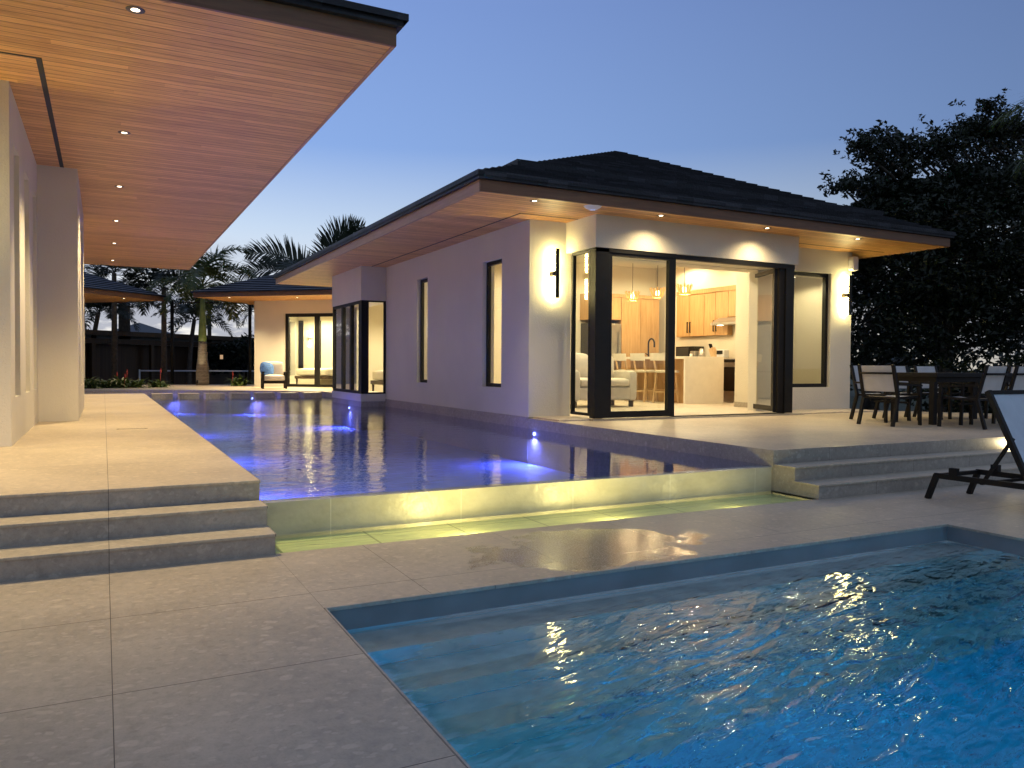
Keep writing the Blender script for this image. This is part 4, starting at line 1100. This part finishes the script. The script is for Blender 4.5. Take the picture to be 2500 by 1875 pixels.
# ------------------------------------------------------------------ vegetation
def frond(mb, base, az, el0, length, droop, rn, nleaf=40, leaf=.55, wid=.035, mi=0, roll=0, hang=.35):
    n = 14; p = Vector(base); pts = [p.copy()]; dirs = []
    for k in range(n):
        e = el0-droop*((k+.5)/n)**1.3
        d = Vector((math.cos(az)*math.cos(e), math.sin(az)*math.cos(e), math.sin(e))); dirs.append(d); p = p+d*(length/n); pts.append(p.copy())
    dirs.append(dirs[-1])
    mb.tube(pts, [.03*(1-.85*k/n)*length/3 for k in range(n+1)], 4, False, mi)
    for k in range(nleaf):
        s = .16+.84*(k+rn.random()*.5)/nleaf; q = s*n; i = min(int(q), n-1); f = q-i
        P = pts[i].lerp(pts[i+1], f); d = dirs[i]
        side = d.cross(Vector((0, 0, 1))).normalized(); up = side.cross(d); an = roll+rn.uniform(-.4, .4); side, up = side*math.cos(an)+up*math.sin(an), up*math.cos(an)-side*math.sin(an)
        Lf = leaf*(math.sin(PI*min(1, .12+s*.86))**.6)*(.85+.3*rn.random())
        for sg in (-1, 1):
            a = .45+.35*s
            v = (side*sg*math.cos(a*.9)+d*math.sin(a)+up*(.25-.1*rn.random())).normalized()
            v2 = (v+Vector((0, 0, -hang-.3*rn.random()))).normalized()
            w_ = d*wid*(.8+.4*rn.random())
            a0 = P; a1 = P+v*Lf*.5; a2 = a1+v2*Lf*.5
            mb.quad(a0-w_*.3, a0+w_*.3, a1+w_*.5, a1-w_*.5, mi); mb.quad(a1-w_*.5, a1+w_*.5, a2+w_*.08, a2-w_*.08, mi)

def palm(name, lab, x, y, z0, hgt, r0, r1, nf, fl_, seed, mat='palmleaf2', shaft=0, lean=0, group='palms behind the far deck', droop=1.7, nleaf=36, tops=(1.35, -.5), leaf=.6, azs=None, wid=.035, hang=.35):
    rn = random.Random(seed); t = empty(name, (x, y, z0)); tag(t, lab, 'palm tree', group)
    n = 12; pts = []; rad = []
    for k in range(n+1):
        s = k/n; pts.append((lean*s*s, lean*.3*s*s, hgt*s)); rad.append(r0*(1-s)+r1*s+(.12*r0*math.sin(PI*min(1, s*1.6)) if shaft else 0))
    MB().tube(pts, rad, 14).build('trunk', M['palmtrunk'] if shaft else M['bark'], t)
    top = Vector(pts[-1])
    if shaft:
        MB().tube([tuple(top), tuple(top+Vector((0, 0, shaft*.15))), tuple(top+Vector((0, 0, shaft*.6))), tuple(top+Vector((0, 0, shaft)))], [r1*.98, r1*1.02, r1*.62, r1*.45], 14).build('crownshaft', M['crownshaft'], t); top = top+Vector((0, 0, shaft))
    mb = MB()
    for k in range(nf):
        az = azs[k][0] if azs and k < len(azs) else 2.4*k+rn.uniform(-.3, .3)
        el = azs[k][1] if azs and k < len(azs) else tops[0]+(tops[1]-tops[0])*(k/max(1, nf-1))+rn.uniform(-.12, .12)
        frond(mb, top+Vector((0, 0, rn.uniform(-.1, .1))), az, el, fl_*rn.uniform(.85, 1.1), droop*rn.uniform(.8, 1.1), rn, nleaf, leaf, wid, roll=rn.uniform(-.5, .5) if azs is None else azs[k % len(azs)][2], hang=hang)
    mb.build('crown', M[mat], t)
    return t
# royal palm by the far house
palm('royal_palm', 'tall royal palm with swollen grey trunk and green crownshaft lit from below by an added spotlight', 3.87, 37.1, D, 1.9, .27, .17, 13, 3.1, 11, 'palmleaf', shaft=2.4, group=None, nleaf=56, leaf=.9, droop=2.0, tops=(1.45, .1), wid=.06)
palm('palm_tree', 'dark palm rising behind the roof between the guest house and the pavilion', 9.35, 38.2, 0, 5.35, .2, .15, 6, 3.7, 5, 'palmleaf2', group=None, nleaf=56, leaf=1.1, droop=1.05, azs=[(2.95, .80, 1.2), (2.75, .45, 1.0), (.1, 1.50, 1.3), (.2, 1.30, 1.1), (1.5, .8, .3), (4.0, .5, .2), (3.0, 1.15, 1.2)], wid=.085, hang=.15)
bgp = [(-2.1, 46, 4.6, 0), (-.6, 44, 3.9, .4), (1.0, 47, 4.7, 0), (.9, 43, 5.0, .0), (3.2, 48, 4.1, -.2), (4.1, 46, 3.8, .3), (5.6, 50, 4.8, 0), (10.3, 50, 4.6, .3), (8.2, 47, 4.4, 0), (12.4, 55, 4.3, 0), (-4.0, 50, 5.2, 0), (2.4, 44, 5.2, 0), (.45, 40.5, 5.5, 0), (2.5, 40, 4.9, 0)]
bgl = ['at the far left, behind the left guest house', 'with a curved thin trunk left of the thick trunk', 'with a thick straight trunk over the dark pergola', 'just above the left guest house roof',
       'thin and short behind the pergola roof', 'leaning, left of the royal palm', 'right behind the royal palm', 'with a drooping frond by the guest house corner', 'half hidden behind the black post', 'farthest right, over the guest house roof', 'farthest left in the row', 'tallest of the cluster under the villa eave', 'spreading above the roof of the left guest house', 'with full crown between the left guest house eave and the royal palm']
for i, (x, y, h, ln) in enumerate(bgp):
    if i in (3, 4, 11): continue
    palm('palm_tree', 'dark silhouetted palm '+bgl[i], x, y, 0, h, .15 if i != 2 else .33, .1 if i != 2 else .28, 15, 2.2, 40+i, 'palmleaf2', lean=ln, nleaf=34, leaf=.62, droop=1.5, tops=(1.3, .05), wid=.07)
palm('palm_tree', 'palm at the right edge whose long hanging fronds enter the picture', 20.1, 8.9, 0, 5.9, .22, .16, 14, 3.4, 77, 'palmleaf', group=None, nleaf=70, leaf=1.2, droop=1.9, tops=(1.3, .1), hang=.6, wid=.03)

def leaves(mb, c, rad, n, size, rn, mi=0, flat=.8):
    c = Vector(c)
    for k in range(n):
        while True:
            p = Vector((rn.uniform(-1, 1), rn.uniform(-1, 1), rn.uniform(-1, 1)))
            if p.length <= 1: break
        p = Vector((p.x*rad[0], p.y*rad[1], p.z*rad[2]))+c
        a = Vector((rn.gauss(0, 1), rn.gauss(0, 1), rn.gauss(0, flat))).normalized(); b = a.cross(Vector((rn.gauss(0, 1), rn.gauss(0, 1), rn.gauss(0, 1)))).normalized()
        s = size*rn.uniform(.6, 1.3); w_ = s*.42
        mb.quad(p-a*s*.5, p+b*w_*.5, p+a*s*.5, p-b*w_*.5, mi)
def tree(name, lab, base, hgt, centers, seed, size=.14, per=900, mat='leafdark', cat='tree', group=None, tr=.22, clump=.42, sparse=1.0, sprays=()):
    """centers: (x,y,z,rx,ry,rz) crown masses; each filled with many small leafy twigs"""
    rn = random.Random(seed); t = empty(name, base); tag(t, lab, cat, group)
    B = Vector(base); g = MB(); fork = Vector((0, 0, hgt*.3))
    g.tube([(0, 0, -.1), tuple(fork*.5), tuple(fork)], [tr*1.3, tr, tr*.85], 10)
    mb = MB()
    for c in centers:
        C = Vector(c[:3])-B; mid = fork.lerp(C, .5)+Vector((rn.uniform(-.3, .3), rn.uniform(-.3, .3), .2))
        g.tube([tuple(fork), tuple(mid), tuple(C)], [tr*.5, tr*.3, tr*.12], 6)
        nt_ = int(per*sparse)
        for k in range(nt_):
            while True:
                p = Vector((rn.uniform(-1, 1), rn.uniform(-1, 1), rn.uniform(-1, 1)))
                if .35 < p.length <= 1: break
            q = C+Vector((p.x*c[3], p.y*c[4], p.z*c[5]))
            if rn.random() < .12: g.tube([tuple(C.lerp(q, .3)), tuple(q)], [tr*.07, .008], 4)
            leaves(mb, q, (clump*rn.uniform(.4, 1), clump*rn.uniform(.4, 1), clump*.4*rn.uniform(.5, 1)), 9, size, rn)
    for k, c in enumerate(sprays):                       # leafy branch ends that make the ragged outline
        C = Vector(c)-B; j = Vector((3.0, .5, -1.0)); small = k in (0, 5, 20, 21, 22)
        g.tube([tuple(C), tuple(C+j*.25+Vector((0, 0, -.05))), tuple(C+j*.6)], [.012, .03, .05], 5)
        for q in range(22 if small else 62):
            p = Vector((rn.gauss(0, .22 if small else .42), rn.gauss(0, .25), rn.gauss(0, .07 if small else .15)))
            leaves(mb, C+p, (.13, .13, .09), 8, size*.85, rn)
    g.build('trunk', M['bark'], t); mb.build('crown', M[mat], t)
    return t
# the big dark tree at right: masses placed along the silhouette
cs = [(27.0, 14.2, 7.6, 1.8, 1.3, .9), (22.0, 15.0, 4.2, 2.6, 2.2, 1.4), (25.0, 14.6, 3.8, 3.0, 2.2, 1.6), (19.2, 14.8, 5.5, 1.3, 1.3, .5), (20.6, 15.1, 6.3, 1.3, 1.3, .6), (21.0, 15.0, 5.6, 2.2, 2, 1.0), (22.6, 14.8, 6.5, 1.6, 1.5, .9), (24.4, 14.8, 6.9, 1.9, 1.6, 1.0),
      (23.0, 14.4, 5.0, 2.6, 2.2, 1.1), (20.0, 15.2, 4.2, 2.6, 2.2, 1.1), (25.6, 14.4, 5.6, 2.4, 2.2, 1.4), (18.2, 15.0, 4.6, 1.4, 1.4, .6)]
sprays = [(17.26, 14.60, 6.19), (17.76, 14.60, 6.29), (18.49, 14.80, 6.35), (19.11, 14.90, 6.27), (19.81, 15.00, 6.25), (17.66, 14.40, 7.29), (18.12, 14.40, 7.42), (18.73, 14.50, 7.57), (19.44, 14.60, 7.62), (20.19, 14.70, 7.59), (20.95, 14.80, 7.44), (18.30, 14.60, 7.17), (19.21, 14.80, 7.11), (20.17, 15.00, 7.04), (19.32, 15.00, 6.77), (20.84, 14.50, 7.79), (21.38, 14.60, 7.80), (21.78, 14.50, 8.01), (22.34, 14.50, 8.26), (22.34, 14.20, 8.42), (22.19, 13.80, 8.94), (22.43, 13.80, 8.82), (22.70, 13.80, 8.65), (23.15, 13.90, 8.51), (22.79, 14.00, 8.28), (22.64, 14.20, 8.11), (23.68, 14.00, 8.38), (24.18, 14.00, 8.57), (22.36, 15.00, 7.61), (23.53, 15.00, 8.00), (24.75, 15.00, 8.29), (25.82, 15.00, 8.56)]
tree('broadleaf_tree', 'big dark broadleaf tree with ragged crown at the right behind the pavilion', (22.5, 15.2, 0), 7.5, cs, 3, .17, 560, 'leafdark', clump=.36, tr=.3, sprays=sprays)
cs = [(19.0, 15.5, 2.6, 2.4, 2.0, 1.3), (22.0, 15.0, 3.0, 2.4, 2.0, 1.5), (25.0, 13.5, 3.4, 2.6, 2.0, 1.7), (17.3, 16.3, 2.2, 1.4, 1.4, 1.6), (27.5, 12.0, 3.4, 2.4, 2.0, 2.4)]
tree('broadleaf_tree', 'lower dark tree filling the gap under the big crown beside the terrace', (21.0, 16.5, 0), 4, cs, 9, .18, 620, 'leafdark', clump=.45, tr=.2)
for i, (x, y, h_, lab) in enumerate(((18.4, 12.4, 1.5, 'low dark shrub just beyond the terrace beside the pavilion corner'), (20.2, 11.7, 1.6, 'dark shrub behind the far side of the dining table'), (21.6, 10.2, 1.35, 'paler shrub behind the right end of the dining table'), (22.8, 8.8, 1.5, 'shrub at the right edge of the terrace'))):
    tree('shrub', lab, (x, y, 0), h_, [(x, y, h_*.6, 1.1, .9, h_*.5), (x+.8, y-.4, h_*.5, .8, .7, h_*.45)], 60+i, .16, 150, 'leafdark' if i < 2 else 'fern', 'shrub', 'shrubs beyond the terrace', tr=.06, clump=.3)
# trees and shrubs behind the far deck
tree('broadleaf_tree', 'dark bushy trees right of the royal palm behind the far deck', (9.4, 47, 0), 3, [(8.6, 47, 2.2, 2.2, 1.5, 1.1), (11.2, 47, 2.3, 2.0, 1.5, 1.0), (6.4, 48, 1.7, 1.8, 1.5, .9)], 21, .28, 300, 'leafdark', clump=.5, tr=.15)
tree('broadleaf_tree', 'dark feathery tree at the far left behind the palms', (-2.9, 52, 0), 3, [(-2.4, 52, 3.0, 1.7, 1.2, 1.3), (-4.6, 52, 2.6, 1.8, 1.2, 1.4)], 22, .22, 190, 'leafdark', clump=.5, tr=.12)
g = MB(); rn = random.Random(99)
for k in range(420):
    x = -70+k*.42+rn.uniform(-.3, .3); y = 90-abs(x)*.12+rn.uniform(-3, 3); leaves(g, (x, y, 1.2+rn.random()*.7), (1.3, 1.0, 1.3), 60, .7, rn)
o = g.build('far_tree_line', M['leafdark']); tag(o, 'low dark line of distant trees on the horizon', 'trees', None, 'stuff')
g = MB()
for k in range(260):
    x = 22+k*.35; y = 34-.55*(x-22)+rn.uniform(-2, 2); leaves(g, (x, y, 1.6+rn.random()*1.6), (1.1, 1.0, 2.0), 60, .5, rn)
o = g.build('garden_thicket', M['leafdark']); tag(o, 'dark garden thicket behind the trees at the right', 'thicket', None, 'stuff')

gs = empty('added_palm_spotlight', (3.55, 36.2, D)); tag(gs, 'small black spotlight added at the foot of the royal palm to brighten its trunk', 'spotlight')  # added lamp that brightens the palm trunk; no such fitting is known here
MB().tube([(0, 0, 0), (0, 0, .12)], .015, 6).build('spike', M['black2'], gs); MB().tube([(0, 0, .10), (.02, .08, .2)], .04, 10).build('lamp_head', M['black2'], gs)
light('SPOT', 'palm_beam', (.025, .09, .23), 60, (1, .86, .55), gs, .03, 60, .6, aim=(.12, .28, 1))

# plants at the edge of the far deck
def fern(x, y, lab, seed, n=60, r=.75, h=.5, flowers=2, z=D):
    rn = random.Random(seed); t = empty('flowering_plant', (x, y, z-.02)); tag(t, lab, 'plant', 'plants along the far deck')
    mb = MB()
    for k in range(n):
        az = rn.uniform(0, 2*PI); el = rn.uniform(.35, 1.4); L = r*rn.uniform(.6, 1.1); b = Vector((rn.uniform(-.35, .35)*r, rn.uniform(-.2, .2)*r, 0)); p = b; wv_ = .05*rn.uniform(.7, 1.4)
        for s in range(4):
            d = Vector((math.cos(az)*math.cos(el), math.sin(az)*math.cos(el), math.sin(el)*h/.5)); q = p+d*L/4; sd = Vector((-math.sin(az), math.cos(az), 0))*wv_
            f0 = (.5, 1, .9, .55)[s]; f1 = (1, .9, .55, .02)[s]
            mb.quad(p-sd*f0, p+sd*f0, q+sd*f1, q-sd*f1); p = q; el -= .42
    mb.build('foliage', M['fern'], t)
    for k in range(flowers):
        fx, fy = rn.uniform(-.4, .4)*r, rn.uniform(-.2, .2)*r; hh = h*rn.uniform(.8, 1.25)
        g = MB(); g.tube([(fx, fy, 0), (fx+.03, fy, hh)], .008, 5); g.lathe((fx+.03, fy, hh), [(.001, -.05), (.035, 0), (.02, .08), (.001, .16)], 6)
        g.build('flower', M['flower'], t)
fl_pos = [(-.55, 32.6, .72), (.05, 33.0, .62), (.55, 33.2, .78), (1.05, 33.4, .66), (1.9, 33.6, .62), (-.3, 33.6, .7)]
fw_ = ['broad green plant at the left end of the bed beyond the pool', 'leafy green plant second in the bed beyond the pool', 'taller green plant with red flower spikes beyond the pool', 'green plant right of the red flower spikes', 'separate small green plant left of the royal palm', 'green plant at the back of the bed by the dark pergola']
for i, (x, y, r) in enumerate(fl_pos): fern(x, y, fw_[i], 200+i, 70, r, .5, 3 if i == 2 else (1 if i == 4 else 0))
fern(5.1, 35.2, 'low plant with a red flower beside the guest house corner', 230, 60, .8, .55, 1)

# ------------------------------------------------------------------ dark background structures
pg = empty('garden_pavilion', (0, 0, 0)); tag(pg, 'long dark timber garden building beyond the far deck', 'building')
A = Vector((-3.2, 41.5)); Bp = Vector((10.5, 52.0)); uu_ = (Bp-A).normalized(); X = frame((A.x, A.y), (uu_.x, uu_.y), (-uu_.y, uu_.x)); Lp = (Bp-A).length
def TX(mb): mb.v = [tuple(X @ Vector(p)) for p in mb.v]; return mb
TX(MB().box(0, Lp, .5, 5, -.06, 2.35)).build('wall', M['darktimber'], pg)
g = MB(); g.box(-.4, Lp+.4, -.5, 5.5, 2.75, 2.98); TX(g).build('roof', M['darktimber'], pg)
g = MB(); g.box(-.2, Lp+.2, -.1, .3, 2.35, 2.6); TX(g).build('beam', M['darktimber'], pg)
for k in range(6): TX(MB().box(k*Lp/5-.09, k*Lp/5+.09, -.05, .13, -.06, 2.35)).build('post', M['darktimber'], pg)
for k, (a, z, lab) in enumerate(((2.05, 1.55, 'upper small white light on the dark garden building'), (2.0, 1.25, 'lower small white light on the dark garden building'))):
    p = X @ Vector((a, .1, z)); t = empty('wall_lamp', tuple(p)); tag(t, lab, 'wall lamp', 'small lights on the garden building')
    MB().lathe((0, 0, 0), [(.001, -.03), (.05, 0), (.001, .03)], 10).build('lens', emit('tiny_white', (1, .9, .75), 5), t); MB().box(-.03, .03, .0, .08, -.03, .03).build('bracket', M['black'], t)
p = Vector((5.55, 44.2, 1.75)); t = empty('wall_lamp', tuple(p)); tag(t, 'warm lamp glowing left of the royal palm trunk', 'wall lamp')
MB().box(-.07, .07, -.04, .04, -.11, .11).build('lens', emit('tiny_warm', (1, .62, .35), .5), t); MB().box(-.03, .03, .04, .30, -.03, .03).build('bracket', M['black'], t)
pt = empty('garden_arch', (0, 0, 0)); tag(pt, 'slim black metal posts with a top bracket between the royal palm and the dark building', 'arch')
MB().tube([(2.72, 38.2, -.06), (2.72, 38.2, 4.15)], .075, 8).build('post', M['black2'], pt)
MB().tube([(5.95, 37.6, -.06), (5.95, 37.6, 4.15)], .075, 8).build('post', M['black2'], pt)
MB().tube([(2.72, 38.2, 3.8), (2.9, 38.2, 4.05), (3.3, 38.1, 4.13), (5.95, 37.6, 4.15)], .03, 6).build('bracket', M['black2'], pt)
nt2 = empty('court_net', (0, 0, 0)); tag(nt2, 'low net with a pale top band on the court beyond the royal palm', 'net')
MB().box(1.6, 10.4, 44.00, 44.03, .98, 1.05).build('top_band', M['white_plastic'], nt2); MB().tube([(1.6, 44, -.05), (1.6, 44, 1.08)], .06, 8).build('post', M['steel'], nt2)
g = MB()
for k in range(9): g.box(1.62, 10.4, 44.01, 44.02, .08+k*.1, .088+k*.1)
g.build('netting', M['black2'], nt2)
g = MB(); g.quad((-3, 41.8, -.052), (12, 41.8, -.052), (12, 60, -.052), (-3, 60, -.052)); struct('court', g, M['courtblue'])
fh = empty('distant_house', (3.0, 78, 0)); tag(fh, 'distant house whose blue grey gable shows between the palms', 'house')
MB().box(-5, 5, 0, 8, -.06, 3.2).build('wall', M['stucco'], fh)
g = MB(); g.quad((-5.6, -.4, 3.1), (5.6, -.4, 3.1), (0, 4, 5.2), (0, 4, 5.2)); g.quad((-5.6, 8.4, 3.1), (-5.6, -.4, 3.1), (0, 4, 5.2), (0, 4, 5.2)); g.quad((5.6, -.4, 3.1), (5.6, 8.4, 3.1), (0, 4, 5.2), (0, 4, 5.2)); g.build('roof', M['farroof'], fh)

# ------------------------------------------------------------------ render settings
sc.view_settings.view_transform = 'Standard'; sc.view_settings.look = 'None'; sc.view_settings.exposure = 0.1; sc.view_settings.gamma = 1
sc.render.engine = 'CYCLES'
cy = sc.cycles
cy.use_denoising = True; cy.max_bounces = 9; cy.diffuse_bounces = 4; cy.glossy_bounces = 4; cy.transmission_bounces = 6; cy.transparent_max_bounces = 10
cy.sample_clamp_indirect = 4.0; cy.sample_clamp_direct = 0; cy.caustics_reflective = False; cy.caustics_refractive = True; cy.blur_glossy = .5
cy.use_light_tree = True
